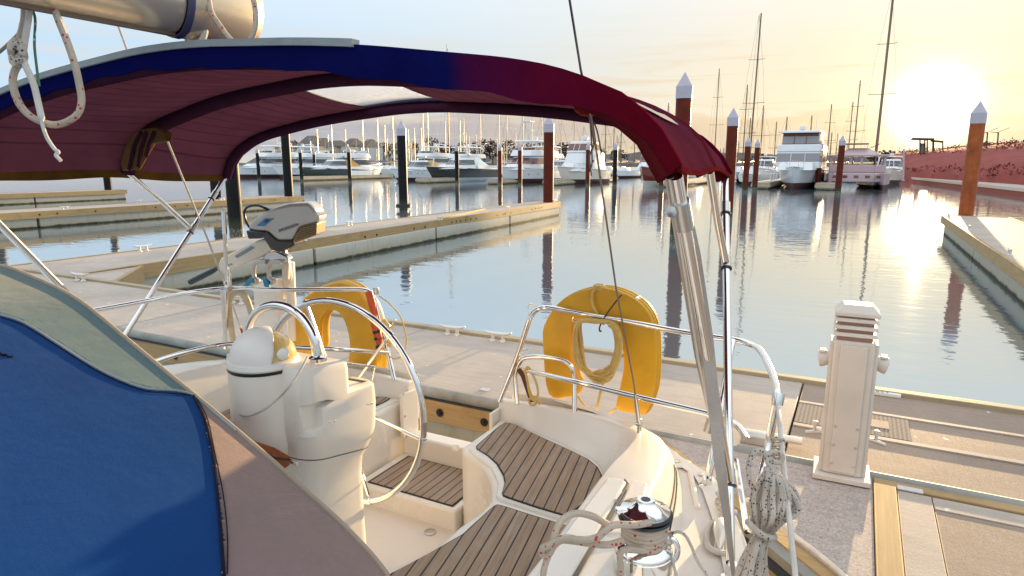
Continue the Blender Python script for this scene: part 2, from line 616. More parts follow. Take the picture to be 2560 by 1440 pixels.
for x in (-5.95, -5.3, -2.75, -2.35, -1.98, -1.62, -1.45, -0.62, -0.3, 0.0):
    bolt(t, x, WALK0 - 0.021, 0.44, (0, -1, 0))
for px, py in ((1128, 838), (1255, 848)):
    p = pz(px, py, DZ)
    cleat(t, p.x, WALK1 - 0.16, R(6))
for px, py in ((185, 705), (590, 760)):
    p = pz(px, py, DZ)
    cleat(t, p.x, WALK1 - 0.16, R(6), s=1.25)
# hatch of tread plate with its embossed panel, and small steel anchor plates
tread = bpy.data.materials.new('tread_plate')
tread.use_nodes = True
N = NT(tread.node_tree)
b = tread.node_tree.nodes['Principled BSDF']
b.inputs['Roughness'].default_value = 0.85
b.inputs['Specular IOR Level'].default_value = .1
oc = N.n('ShaderNodeTexCoord').outputs['Object']
wv = N.n('ShaderNodeTexChecker')
N.put(wv.inputs['Vector'], N.map(oc, scale=(1, 1, 0), rot=(0, 0, R(45))))
wv.inputs['Scale'].default_value = 55
N.put(b.inputs['Base Color'], N.mix(wv.outputs[1], (0.2, 0.16, 0.13), (0.34, 0.28, 0.23)))
bp = N.n('ShaderNodeBump')
bp.inputs['Distance'].default_value = 0.004
N.put(bp.inputs['Height'], wv.outputs[1])
N.put(b.inputs['Normal'], bp.outputs[0])
MB().box(-0.27, 0.42, 4.62, 5.02, DZ - 0.002, DZ + 0.006).build('hatch_cover', tread, t)
MB().box(-0.27, 2.5, 5.03, 5.07, DZ - 0.002, DZ + 0.008).build('hatch_rim', CONC, t)
MB().box(-0.27, 2.5, 4.55, 4.6, DZ - 0.002, DZ + 0.008).build('hatch_rim', CONC, t)
MB().box(0.0, 0.3, 4.76, 4.9, DZ + 0.004, DZ + 0.01).build('emblem_plate', CONC_IN, t)
for px, py in ((1213, 975), (1307, 873)):
    p = pz(px, py, DZ)
    MB().box(p.x - 0.04, p.x + 0.04, p.y - 0.03, p.y + 0.03, DZ - 0.002, DZ + 0.006).build('anchor_plate', GALV, t)
# berth number on the far edge
PLATE = mat('white_plate', (0.78, 0.74, 0.66), 0.4)
INK = mat('faded_blue_ink', (0.12, 0.2, 0.33), 0.5)


def text_part(txt, name, m, parent, origin, ux, uy, size, extr=0.0008, spacing=1.0, bold=0.0):
    """letters as a mesh lying in the plane of ux, uy"""
    cu = bpy.data.curves.new('lettering', 'FONT')
    cu.body = txt
    cu.size = size
    cu.extrude = extr
    cu.space_character = spacing
    cu.offset = bold
    to = bpy.data.objects.new('lettering', cu)
    col.objects.link(to)
    bpy.context.view_layer.update()
    me = bpy.data.meshes.new_from_object(to.evaluated_get(bpy.context.evaluated_depsgraph_get()))
    bpy.data.objects.remove(to)
    ux, uy = Vector(ux).normalized(), Vector(uy).normalized()
    uz = ux.cross(uy)
    o_ = ORIGIN[parent.name]
    for v in me.vertices:
        v.co = Vector(origin) - o_ + ux * v.co.x + uy * v.co.y + uz * v.co.z
    me.materials.clear()
    me.materials.append(m)
    ob = bpy.data.objects.new(name, me)
    col.objects.link(ob)
    ob.parent = parent
    ORIGIN[ob.name] = o_
    return ob


p = pz(2162, 985, DZ)
sg = MB().box(p.x, p.x + 0.24, WALK1 - 0.13, WALK1 - 0.085, DZ + 0.0, DZ + 0.022).build('berth_plate', PLATE, t)
text_part('AB07', 'berth_number', INK, sg, (p.x + 0.03, WALK1 - 0.126, DZ + 0.0225), (1, 0, 0), (0, 1, 0), 0.05, spacing=1.25)

# fingers
def mid_warp(v):
    k = max(0.0, (v.y - 9.0) / 18.6)
    t_ = (v.x + 12.85) / 2.0
    return Vector((v.x + k * (-.40 * (1 - t_) - 1.28 * t_), v.y, v.z))


WARP[0] = mid_warp
mid = finger('finger_pontoon', 'long empty finger pontoon with a maroon and white pile at its tip', -12.85, -10.85, 5.64, 27.6, 'finger pontoons')
for yy in (9.2, 9.7, 12.9, 13.4, 15.2, 15.8, 17.4, 17.7, 18.0, 18.35, 18.7, 19.1, 21.5, 22, 24.5, 25.2):
    bolt(mid, mid_warp(Vector((-10.849, yy, 0))).x, yy, 0.5, (1, 0, 0))
for xx, yy in ((-11.0, 10.8), (-12.65, 8.0), (-11.0, 16.9), (-12.65, 14.2), (-11.05, 22), (-12.6, 21), (-11.1, 27.1)):
    cleat(mid, mid_warp(Vector((xx, yy, 0))).x, yy, R(90), s=1.3)
gv = MB().flat([(-10.848, 5.64), (-9.75, 5.64), (-10.848, 6.75)], 0.45, DZ - 0.004)
gv.build('gusset_plate', CONC, mid)
MB().prism([(-9.75, 5.642, 0.36), (-10.846, 6.75, 0.36), (-10.846, 6.75, DZ + 0.012), (-9.75, 5.642, DZ + 0.012)], (0.05, 0.05, 0)).build('gusset_waler', TIMX, mid)
WARP[0] = None
lf = finger('finger_pontoon', 'grey finger pontoon seen under the bimini behind the outboard motor', -28.6, -26.5, 6.5, 26.0, 'finger pontoons')
for yy in (13, 13.6, 15, 17.5, 18, 18.4, 19, 20, 22, 24):
    bolt(lf, -26.499, yy, 0.5, (1, 0, 0))
for xx, yy in ((-26.7, 14), (-28.4, 18), (-26.7, 21)):
    cleat(lf, xx, yy, R(90), s=1.3)
lf3 = finger('finger_pontoon', 'short distant finger pontoon at left edge carrying two black piles', -45.0, -43.1, 10.0, 26.6, 'finger pontoons')
rf = finger('finger_pontoon', 'sunlit finger pontoon at right edge with an orange pile on it', 2.45, 4.35, 5.64, 26.4, 'finger pontoons')
for xx, yy in ((2.62, 26.0), (2.62, 21.0), (4.2, 22.5), (2.62, 15.5), (4.2, 16)):
    cleat(rf, xx, yy, R(90), s=1.3)
own = thing('berth_finger', 'concrete berth finger with inset brown panel beside the sailboat', 'dock', (1.2, 0, 0))
MB().box(0.312, 0.47, -4, 3.86, 0.48, DZ).build('deck_margin', CONC, own, bevel=0.004)
MB().box(0.474, 2.3, -4, 3.72, 0.48, DZ - 0.004).build('deck_panel', CONC_IN, own, bevel=0.004)
MB().box(0.474, 2.3, 3.724, 3.86, 0.48, DZ).build('deck_margin', CONC, own, bevel=0.004)
MB().box(0.2, 0.308, -4, 3.88, 0.36, DZ + 0.01).build('waler', TIMY, own, bevel=0.006)
MB().box(0.2, 2.3, 3.884, 3.965, 0.36, DZ + 0.002).build('waler', TIMX, own, bevel=0.006)
MB().box(0.3, 2.2, -4, 3.8, -0.4, 0.35).build('float', FLOAT, own, bevel=0.02)
p = pz(2275, 1225, DZ)
MB().box(p.x - 0.06, p.x + 0.06, p.y - 0.025, p.y + 0.025, DZ - 0.002, DZ + 0.006).build('anchor_plate', GALV, own)
gus = MB().flat([(-1.02, 3.965), (0.196, 3.965), (0.196, 2.73)], 0.45, DZ - 0.006)
gus.build('gusset_plate', CONC_AGG, own)
dv = Vector((-0.05, -0.05, 0))
MB().prism([(-1.02, 3.96, 0.36), (0.194, 2.732, 0.36), (0.194, 2.732, DZ + 0.004), (-1.02, 3.96, DZ + 0.004)], dv).build('gusset_waler', TIMX, own)
MB().prism([(-1.07, 3.91, 0.5), (0.144, 2.682, 0.5), (0.144, 2.682, DZ - 0.004), (-1.07, 3.91, DZ - 0.004)], dv * 0.9).build('gusset_rub_rail', RUBBER, own)
MB().prism([(-1.115, 3.865, 0.52), (0.099, 2.637, 0.52), (0.099, 2.637, DZ - 0.05), (-1.115, 3.865, DZ - 0.05)], dv * 0.3).build('gusset_rub_strip', BLACKRUB, own)

# ------------------------------------------------------------------ power pedestals
PEDM = mat('pedestal_cream', (0.62, 0.56, 0.5), 0.5, var=0.12, vscale=3)
PEDB = mat('pedestal_louvre', (0.33, 0.2, 0.16), 0.6)
BRASS = mat('nickel_tap', (0.6, 0.55, 0.5), 0.3, 0.8)


def pedestal(x, y, label, rot=0.0):
    t = thing('power_pedestal', label, 'power pedestal', (x, y, DZ), group='power pedestals on the walkway')
    t.rotation_euler = (0, 0, rot)
    ORIGIN[t.name] = Vector((0, 0, 0))
    B = lambda q, n, m, par=None, bv=0.004: q.build(n, m, par or t, bevel=bv, local=True)
    B(MB().box(-0.145, 0.145, -0.125, 0.125, 0, 0.03), 'base_plate', PEDM)
    B(MB().box(-0.1, 0.1, -0.085, 0.085, 0.03, 0.80), 'column', PEDM, bv=0.012)
    for s in (-1, 1):
        B(MB().box(s * 0.108 - 0.01, s * 0.108 + 0.01, -0.07, 0.07, 0.03, 0.79), 'side_rail', PEDM)
    pn = B(MB().box(-0.066, 0.066, -0.094, -0.084, 0.05, 0.775), 'door_panel', PEDM, bv=0.003)
    for s in (-1, 1):
        for z in (0.09, 0.2, 0.31):
            B(MB().box(s * 0.055 - 0.006, s * 0.055 + 0.006, -0.099, -0.0935, z, z + 0.012), 'hinge_screw', GALV, pn, 0.001)
    B(MB().box(-0.085, 0.085, -0.07, 0.07, 0.8, 0.94), 'louvre_core', PEDB)
    for z in (0.825, 0.865, 0.905):
        B(MB().loft([[(-0.108, -0.092, z), (0.108, -0.092, z), (0.108, 0.092, z), (-0.108, 0.092, z)], [(-0.1, -0.085, z + 0.02), (0.1, -0.085, z + 0.02), (0.1, 0.085, z + 0.02), (-0.1, 0.085, z + 0.02)]]), 'louvre', PEDM, bv=0.003)
    B(MB().loft([[(-0.108, -0.092, 0.935), (0.108, -0.092, 0.935), (0.108, 0.092, 0.935), (-0.108, 0.092, 0.935)], [(-0.108, -0.092, 0.955), (0.108, -0.092, 0.955), (0.108, 0.092, 0.955), (-0.108, 0.092, 0.955)], [(-0.07, -0.06, 0.995), (0.07, -0.06, 0.995), (0.07, 0.06, 0.995), (-0.07, 0.06, 0.995)]]), 'cap', PEDM, bv=0.004)
    for s in (-1, 1):
        so = B(MB().lathe([(0.035, 0), (0.04, 0.03), (0.046, 0.055), (0.046, 0.07), (0.0, 0.072)], (s * 0.1, 0, 0.68), (s, 0, -0.25), 16), 'socket', PEDM, bv=0.002)
        B(MB().box(s * 0.15 - 0.016, s * 0.15 + 0.016, -0.03, 0.03, 0.705, 0.72), 'socket_lid', PEDM, so, 0.003)
        tp = B(MB().tube([(s * 0.1, 0, 0.235), (s * 0.16, 0, 0.225), (s * 0.2, 0, 0.215)], [0.014, 0.013, 0.011], 10), 'tap', BRASS, bv=0)
        B(MB().lathe([(0.008, 0), (0.008, 0.03), (0.016, 0.03), (0.016, 0.055), (0.0, 0.058)], (s * 0.155, 0, 0.235), n=10), 'tap_handle', PEDM, tp, 0)
    return t


pp = pz(2090, 1205, DZ)
pedestal(pp.x + 0.02, pp.y + 0.12, 'cream power pedestal with louvred top nearest the camera at right', R(2))
p2 = pz(-8, 663, DZ)
pedestal(p2.x - 0.05, WALK1 - 0.35, 'white power pedestal cut by the left edge of the view', R(2))

# ------------------------------------------------------------------ piles
def pile_mat(name, base):
    """sleeve colour with drips, scrapes and a weedy tide band near the water"""
    m = bpy.data.materials.new(name)
    m.use_nodes = True
    N = NT(m.node_tree)
    b = m.node_tree.nodes['Principled BSDF']
    g = N.n('ShaderNodeNewGeometry').outputs['Position']
    z = N.sep(g)[2]
    c = N.mix(N.ramp(N.noise(g, 2.5, 5, .65), [(.3, 0), (.7, 1)]), tuple(q * .6 for q in base), tuple(q * 1.15 for q in base))
    dr = N.noise(N.map(g, scale=(7, 7, .35)), 2.0, 4, .6)
    c = N.mix(N.ramp(dr, [(.55, 0), (.68, .45)]), c, tuple(q * .45 + .008 for q in base))
    zz = N.math('ADD', z, N.math('MULTIPLY', N.math('SUBTRACT', N.noise(g, 5, 4, .7), .5), .35))
    c = N.mix(N.ramp(zz, [(.35, 1), (.62, 0)]), c, (.045, .045, .028))
    c = N.mix(N.ramp(N.math('MULTIPLY', N.noise(g, 28, 2, .6), N.ramp(zz, [(.2, 1), (.5, 0)])), [(.5, 0), (.58, .8)]), c, (.35, .33, .28))
    N.put(b.inputs['Base Color'], c)
    b.inputs['Roughness'].default_value = .45
    b.inputs['Specular IOR Level'].default_value = .15
    return m


PILE_D = pile_mat('black_pile', (0.012, 0.011, 0.012))
PILE_R = pile_mat('flare_red_pile', (0.125, 0.02, 0.008))  # red cast of the lens veil painted into the pile colour
PILE_O = pile_mat('flare_orange_pile', (0.36, 0.095, 0.03))  # orange is the flare over this pile, put into its base colour
CAPW = mat('white_pile_cap', (0.42, 0.40, 0.46), 0.45, var=0.06)


def pile(x, y, m, label, top=4.46, r=0.23, z0=-1.5, cone=0.42, cyl=0.33, collar=False, group='mooring piles'):
    t = thing('mooring_pile', label, 'pile', (x, y, 0), group=group)
    MB().lathe([(r, z0), (r, top - cone - cyl)], (x, y, 0), n=20).build('shaft', m, t)
    MB().lathe([(r + 0.012, top - cone - cyl - 0.02), (r + 0.012, top - cone), (0.0, top)], (x, y, 0), n=32).build("cap", CAPW, t, auto=14)
    if collar:
        MB().lathe([(r + 0.02, 0.12), (r + 0.16, 0.14), (r + 0.16, 0.3), (r + 0.02, 0.34)], (x, y, 0), n=20).build('collar', BLACKRUB, t)
    return t


def pdz(px, depth):     # point on the horizon line of a pixel column at this view depth
    d = ray(px, 408)
    return CAM + d * depth


q = pdz(1006, 32.7); pile(q.x, q.y, PILE_D, 'black pile standing alone in open water with rubber collar', collar=True)
pile(-12.5, 27.0, PILE_R, 'pile painted flare red at the tip of the long finger pontoon', z0=0.3)
q = pdz(1702, 19.7); pile(q.x, q.y, PILE_R, 'tallest pile, painted flare red, rising behind the bimini frame', top=5.0)
q = pdz(1826, 27.9); pile(q.x, q.y, PILE_R, 'pile painted flare red, right of the bimini with white pointed cap', top=4.66)
q = pz(2415, 533, DZ); pile(q.x, q.y, PILE_O, 'pile painted flare orange on the right finger pontoon below the sun', z0=0.3)
q = pdz(709, 36.3); pile(-27.0, 25.4, PILE_D, 'black pile on the tip of the grey finger pontoon behind the outboard', z0=0.3, top=4.7)
q = pdz(578, 21.2); pile(q.x, q.y, PILE_D, 'black pile close behind the long finger, beside the outboard motor', top=4.0)
q = pz(478, 495, DZ); pile(-28.2, q.y, PILE_D, 'black pile in mid length of the grey finger pontoon', z0=0.3)
q = pz(97, 478, DZ); pile(-44.0, 19.3, PILE_D, 'leftmost black pile standing on the short distant finger', z0=0.3)
pile(-44.0, 25.9, PILE_D, 'black pile at the tip of the short distant finger', z0=0.3)
for px, m in ((645, PILE_D), (752, PILE_D), (786, PILE_D), (873, PILE_D), (1142, PILE_D)):
    q = pa(px, 408, 63.5 if px != 786 else 78)
    pile(q.x, q.y, m, {645: 'far black pile before the white flybridge yacht', 752: 'far black pile at the bow of the green black cruiser', 786: 'far black pile behind the green black cruiser', 873: 'far black pile before the stern canopy of the green black cruiser', 1142: 'far black pile before the black hulled cruiser'}[px], group='far mooring piles')
for px, yy, lb in ((1250, 64, 'far red pile at the stern of the black hulled cruiser'), (1300, 63.5, 'far red pile before the yacht with the tuna tower'), (1470, 63.5, 'far red pile before the white sedan yacht'), (1538, 66, 'far dark pile right of the white sedan yacht'),
                   (1655, 62, 'far red pile at the maroon cruiser side'), (1867, 57, 'far red pile left of the tall bow-on yacht, nearer of a pair'), (1891, 62, 'far red pile left of the tall bow-on yacht, farther of a pair'), (2048, 68, 'far red pile right of the tall bow-on yacht'), (2101, 57, 'far red pile before the houseboat catamaran')):
    q = pa(px, 408, yy)
    pile(q.x, q.y, PILE_R if px != 1538 else PILE_D, lb, group='far mooring piles')

# ------------------------------------------------------------------ our sailing yacht
GEL = mat('cream_gelcoat', (0.83, 0.765, 0.67), 0.3, var=0.02, vscale=1.2, coat=0.3)
NONSKID = mat('nonskid_deck', (0.80, 0.73, 0.66), 0.55, var=0.06, vscale=3, bump=0.25, bscale=260)
CHROME = mat('polished_steel', (0.82, 0.8, 0.77), 0.09, 1.0)
STEEL = mat('satin_steel', (0.6, 0.58, 0.55), 0.28, 1.0)
BLACK = mat('black_plastic', (0.015, 0.015, 0.017), 0.35)
DARKGAP = mat('dark_gap', (0.03, 0.025, 0.02), 0.8)
WHITEP = mat('white_plastic', (0.8, 0.76, 0.7), 0.35, var=0.04)
MAHOG = timber_mat('varnished_mahogany', (0.30, 0.065, 0.015), 'x', 0.55)
MAHOG.node_tree.nodes['Principled BSDF'].inputs['Roughness'].default_value = 0.25
AMBER = mat('amber_dome', (0.72, 0.5, 0.16), 0.12, coat=0.5)
ACRYL = mat('clear_acrylic', (0.9, 0.9, 0.86), 0.05, trans=0.95, ior=1.45)


def teak_mat(name, rot):
    m = bpy.data.materials.new(name)
    m.use_nodes = True
    N = NT(m.node_tree)
    b = m.node_tree.nodes['Principled BSDF']
    oc = N.map(N.n('ShaderNodeTexCoord').outputs['Object'], rot=(0, 0, rot))
    x, y, z = N.sep(oc)
    pitch = 0.047
    q = N.math('DIVIDE', x, pitch)
    fr = N.math('FRACT', q)
    idx = N.math('FLOOR', q)
    d = N.math('ABSOLUTE', N.math('SUBTRACT', fr, 0.5))
    seam = N.math('GREATER_THAN', d, 0.44)
    cm = N.n('ShaderNodeCombineXYZ')
    N.put(cm.inputs[0], idx)
    N.put(cm.inputs[1], N.math('MULTIPLY', idx, 3.7))
    wn = N.n('ShaderNodeTexWhiteNoise')
    N.put(wn.inputs['Vector'], cm.outputs[0])
    off = N.vmath('ADD', oc, N.vmath('MULTIPLY', wn.outputs[1], (3.0, 3.0, 0)))
    g = N.noise(N.map(off, scale=(22, 1.1, 22)), 4.0, 6, 0.65, 0.6)
    st = N.noise(off, 5.0, 5, 0.6)
    c = N.mix(N.ramp(g, [(0.25, 0.0), (0.75, 1.0)]), (0.22, 0.14, 0.085), (0.48, 0.335, 0.22))
    c = N.mix(N.math('MULTIPLY', wn.outputs[0], 0.4), c, (0.30, 0.20, 0.13))
    c = N.mix(N.ramp(st, [(0.5, 0.0), (0.75, 0.5)]), c, (0.40, 0.36, 0.31))
    c = N.mix(seam, c, (0.012, 0.011, 0.012))
    N.put(b.inputs['Base Color'], c)
    b.inputs['Roughness'].default_value = 0.62
    bp = N.n('ShaderNodeBump')
    bp.inputs['Strength'].default_value = 0.5
    bp.inputs['Distance'].default_value = 0.002
    N.put(bp.inputs['Height'], N.math('SUBTRACT', g, N.math('MULTIPLY', seam, 1.0)))
    N.put(b.inputs['Normal'], bp.outputs[0])
    return m


TEAK = teak_mat('weathered_teak', R(-11))
TEAK0 = teak_mat('weathered_teak_step', R(0))
YACHT = thing('sailing_yacht', 'cream sailing yacht in the foreground with steering wheel and teak cockpit seats', 'sailboat', (-1.92, 0, 0))
MX = -1.92
def mir(q):
    """mirror to the starboard side"""
    o = MB()
    o.v = [Vector((2 * MX - v.x, v.y, v.z)) for v in q.v]
    o.f = [tuple(reversed(f)) for f in q.f]
    return o


# hull sides and stern
edge = [(-2.4, 0.10), (-1, 0.16), (0, 0.13), (1, 0.02), (1.5, -0.07), (1.9, -0.17), (2.16, -0.25), (2.39, -0.34), (2.5, -0.40), (2.62, -0.56), (2.8, -0.74), (2.94, -1.0), (3.0, -1.25), (3.0, -1.6)]
rings = []
for y, x in edge:
    k = 0.10 if y < 2.5 else 0.05
    rings.append([(x - 0.10, y, 1.115), (x - 0.02, y, 1.125), (x, y + (0.01 if y > 2.6 else 0), 1.10), (x + 0.015, y, 0.9), (x - k * 0.8, y - (0.02 if y > 2.6 else 0), 0.4), (x - k * 3, y - (0.1 if y > 2.6 else 0), -0.2)])
hull = MB().loft(rings, closed=False)
hull.build('hull_side', GEL, YACHT, auto=50)
mir(hull).build('hull_side', GEL, YACHT, auto=50)

# cockpit sole, seats
MB().box(-3.2, -0.8, -0.6, 2.9, 0.5, 0.59).build('cockpit_sole', NONSKID, YACHT)
SEAT = 1.0
outer = [(1150, 1117), (1158, 1130), (1172, 1141), (1192, 1151), (1211, 1168), (1225, 1195), (1229, 1225), (1227, 1252), (1195, 1283), (1150, 1312), (1080, 1371), (1020, 1401), (960, 1420)]
op = [pz(x, y, SEAT) for x, y in outer]
seat_poly = [(-1.6, 2.96)] + [(-1.6, op[0].y)] + [(p.x, p.y) for p in op[1:]] + [(-1.40, 1.2), (-1.42, -0.6), (-0.8, -0.6), (-0.8, 2.5), (-0.95, 2.8), (-1.2, 2.96)]
sb = MB().flat(seat_poly, 0.585, SEAT)
sb.build('seat_base', GEL, YACHT, bevel=0.022, seg=4)
mir(sb).build('seat_base', GEL, YACHT, bevel=0.022, seg=4)
lid_px = [(1250, 1050), (1320, 1079), (1368, 1101), (1432, 1127), (1478, 1152), (1508, 1185), (1490, 1218), (1434, 1296), (1424, 1301), (1243, 1244), (1240, 1236), (1246, 1205), (1228, 1167), (1203, 1147), (1180, 1130), (1172, 1121)]
lid = MB().flat([pz(x, y, 1.012) for x, y in lid_px], 0.99, 1.012)
lid.build('seat_lid', GEL, YACHT, bevel=0.008, seg=3)
mir(lid).build('seat_lid', GEL, YACHT, bevel=0.008, seg=3)
lid2_px = [(1238, 1257), (1426, 1312), (1428, 1320), (1348, 1436), (1300, 1505), (900, 1540), (978, 1427), (1085, 1373), (1160, 1328)]
lid2 = MB().flat([pz(x, y, 1.012) for x, y in lid2_px], 0.99, 1.012)
lid2.build('seat_lid', GEL, YACHT, bevel=0.008, seg=3)
mir(lid2).build('seat_lid', GEL, YACHT, bevel=0.008, seg=3)
tk1 = [(1265, 1058), (1282, 1061), (1320, 1079), (1368, 1102), (1430, 1131), (1465, 1148), (1490, 1168), (1501, 1188), (1498, 1213), (1470, 1250), (1423, 1284), (1412, 1288), (1345, 1268), (1270, 1243), (1259, 1238), (1257, 1231), (1264, 1207), (1261, 1188), (1245, 1160), (1222, 1140), (1194, 1123), (1193, 1117), (1201, 1109), (1250, 1066)]
tk2 = [(1243, 1264), (1256, 1267), (1330, 1291), (1390, 1309), (1417, 1317), (1419, 1322), (1414, 1332), (1352, 1418), (1296, 1500), (930, 1525), (975, 1437), (1010, 1419), (1080, 1382), (1160, 1338), (1232, 1270)]


def teak_panel(pxs, z, m, name):
    c = sum((pz(x, y, z) for x, y in pxs), Vector()) / len(pxs)
    poly = [pz(x, y, z) for x, y in pxs]
    pn = MB().flat(poly, z - 0.006, z + 0.004).build(name, m, YACHT)
    big = [(p + (p - c).normalized() * 0.007) for p in poly]
    MB().flat(big, z - 0.006, z + 0.002).build('caulking', DARKGAP, pn)
    mm = mir(MB().flat(poly, z - 0.006, z + 0.004)).build(name, m, YACHT)
    mir(MB().flat(big, z - 0.006, z + 0.002)).build('caulking', DARKGAP, mm)


teak_panel(tk1, 1.014, TEAK, 'teak_seat')
teak_panel(tk2, 1.014, TEAK, 'teak_seat')

# coaming: rails run aft along the side, then round the quarter and inboard along the stern
inb = [(-.84, -.6, 1.0), (-.84, 1.0, 1.0), (-.84, 1.6, 1.0), (-.84, 2.1, 1.0), (-.87, 2.38, 1.0), (-.90, 2.54, 1.0), (-.98, 2.65, 1.0), (-1.11, 2.72, 1.0), (-1.27, 2.78, 1.0), (-1.42, 2.83, 1.0), (-1.62, 2.88, 1.0)]
int_ = [(-.70, -.6, 1.27), (-.70, 1.0, 1.27), (-.70, 1.5, 1.265), (-.73, 2.09, 1.255), (-.735, 2.35, 1.235), (-.76, 2.56, 1.205), (-.83, 2.72, 1.16), (-.98, 2.84, 1.125), (-1.2, 2.895, 1.11), (-1.4, 2.90, 1.105), (-1.62, 2.895, 1.10)]
out_ = [(-.40, -.6, 1.28), (-.41, 1.0, 1.28), (-.46, 1.5, 1.28), (-.53, 1.95, 1.275), (-.56, 2.22, 1.25), (-.61, 2.47, 1.21), (-.72, 2.74, 1.145), (-.93, 2.91, 1.115), (-1.2, 2.965, 1.10), (-1.4, 2.97, 1.095), (-1.62, 2.97, 1.09)]
oub = [(-.27, -.6, 1.09), (-.28, 1.0, 1.09), (-.34, 1.5, 1.09), (-.41, 1.95, 1.09), (-.465, 2.22, 1.09), (-.54, 2.48, 1.09), (-.66, 2.78, 1.06), (-.92, 2.96, 1.05), (-1.2, 2.99, 1.05), (-1.4, 2.995, 1.05), (-1.62, 2.995, 1.05)]
cr = [catmull(l, 5) for l in (inb, int_, out_, oub)]
rings = []
for k in range(len(cr[0])):
    a, b, c, d = (cr[j][k] for j in range(4))
    m1 = b * 0.5 + c * 0.5 + Vector((0, 0, 0.006))
    rings.append([a - Vector((0, 0, 0.2)), a, a * 0.12 + b * 0.88, b, b * 0.85 + c * 0.15 + Vector((0, 0, 0.004)), m1, c * 0.85 + b * 0.15 + Vector((0, 0, 0.003)), c, c * 0.8 + d * 0.2, d, d - Vector((0, 0, 0.2))])
co = MB().loft(rings)
co.build('coaming', GEL, YACHT, bevel=0.006, auto=38)
mir(co).build('coaming', GEL, YACHT, bevel=0.006, auto=38)
# pinstripes on the outer face
for kk, f in ((0, 0.5), (1, 0.6)):
    MB().tube([cr[2][k] * (1 - f) + cr[3][k] * f + Vector((0.002, 0.002, 0)) for k in range(2, 26)], 0.0028, 6).build('pinstripe', DARKGAP, YACHT)
# raised locker lid on the coaming and its dark groove
lp = [pz(x, y, 1.292) for x, y in ((1530, 1192), (1560, 1199), (1566, 1206), (1556, 1222), (1424, 1448), (1330, 1452), (1420, 1318), (1515, 1196))]
MB().flat(lp, 1.262, 1.292).build('coaming_lid', GEL, YACHT, bevel=0.008, seg=3)
gp = [pz(x, y, 1.284) for x, y in ((1562, 1197), (1572, 1210), (1440, 1448), (1424, 1448))]
MB().flat(gp, 1.27, 1.2865).build('lid_groove', mat('groove_shade', (0.16, 0.14, 0.12), 0.7), YACHT)
hg = [pz(x, y, 1.30) for x, y in ((1552, 1225), (1556, 1228), (1540, 1250), (1536, 1247))]
MB().flat(hg, 1.285, 1.30).build('hinge', CHROME, YACHT, bevel=0.002)
pl = [pz(x, y, 1.288) for x, y in ((1582, 1200), (1618, 1206), (1604, 1268), (1588, 1330), (1515, 1330))]
MB().flat(pl, 1.26, 1.287).build('coaming_pad', NONSKID, YACHT, bevel=0.004)

# side decks
dk = MB().flat([(y_x[1] - 0.03, y_x[0]) for y_x in edge[:9]] + [(-0.5, 2.55), (-0.62, 2.7), (-0.75, 2.4), (-0.6, 1.9), (-0.5, -2.4)], 1.05, 1.105)
dk.build('side_deck', NONSKID, YACHT)
mir(dk).build('side_deck', NONSKID, YACHT)
rd = [pz(x, y, 1.106) for x, y in ((1712, 1152), (1728, 1160), (1752, 1275), (1736, 1268))]
MB().flat(rd, 1.08, 1.118).build('deck_ridge', GEL, YACHT, bevel=0.008, seg=3)
c = pz(1690, 1158, 1.11)
fc = MB().lathe([(0.045, 0), (0.045, 0.006), (0.036, 0.009), (0.0, 0.01)], c, n=24).build('deck_filler', PLATE, YACHT)
MB().lathe([(0.018, 0.009), (0.018, 0.013), (0.0, 0.013)], c, n=16).build('filler_cap', GALV, fc)
c = pz(1690, 1222, 1.13)
MB().obox(c, 0.012, 0.07, 0.025, (1, 0.2, 0), (-0.2, 1, 0)).build('padeye', CHROME, YACHT, bevel=0.004)

# walk-through step and sill at the stern
MB().box(-2.222, -1.598, 2.42, 2.96, 0.58, 0.695).build('stern_step', GEL, YACHT, bevel=0.012, seg=3)
stp = [pz(x, y, 0.699) for x, y in ((934, 1206), (1005, 1153), (1136, 1170), (1136, 1252), (1100, 1238))]
stp = [(-2.16, 2.46), (-2.16, 2.80), (-1.64, 2.80), (-1.64, 2.46)]
pn = MB().flat(stp, 0.69, 0.701).build('teak_step', TEAK0, YACHT)
MB().flat([(-2.168, 2.452), (-2.168, 2.808), (-1.632, 2.808), (-1.632, 2.452)], 0.69, 0.699).build('caulking', DARKGAP, pn)
MB().box(-2.222, -1.598, 2.83, 2.93, 0.69, 0.81).build('stern_sill', GEL, YACHT, bevel=0.012, seg=3)
for s in (0, 1):
    xx = -2.214 if s == 0 else -1.606
    MB().box(min(xx, xx + (0.02 if s == 0 else -0.02)), max(xx, xx + (0.02 if s == 0 else -0.02)), 2.80, 2.95, 0.8, 1.06).build('sill_channel', GEL, YACHT, bevel=0.005)
MB().lathe([(0.018, 0), (0.018, 0.02), (0, 0.024)], pz(1143, 1120, 0.95), (-1, 0, 0), 12).build('catch', PLATE, YACHT)


for px, py in ((1006, 985), (1010, 1040), (1014, 1090)):
    q = pb(px, py, -2.2)
    MB().lathe([(.006, 0), (.006, .003), (0, .004)], (-2.194, q.y, q.z), (1, 0, 0), 8).build('screw', STEEL, YACHT)
MB().lathe([(.03, 0), (.03, .004), (.022, .005), (.02, -.002), (0, -.002)], pz(1075, 1330, .592), n=20).build('sole_drain', STEEL, YACHT)

# ------------------------------------------------------------------ helm console
def rrect(cx, cy, hx, hy, r, z, n=6):
    out = []
    for sx, sy, a0 in ((1, 1, 0), (-1, 1, 90), (-1, -1, 180), (1, -1, 270)):
        for i in range(n + 1):
            a = R(a0 + 90 * i / n)
            out.append((cx + sx * (hx - r) + r * math.cos(a), cy + sy * (hy - r) + r * math.sin(a), z))
    return out


CX, CY = -1.885, 1.785
PX = -1.668                                     # port face of the head


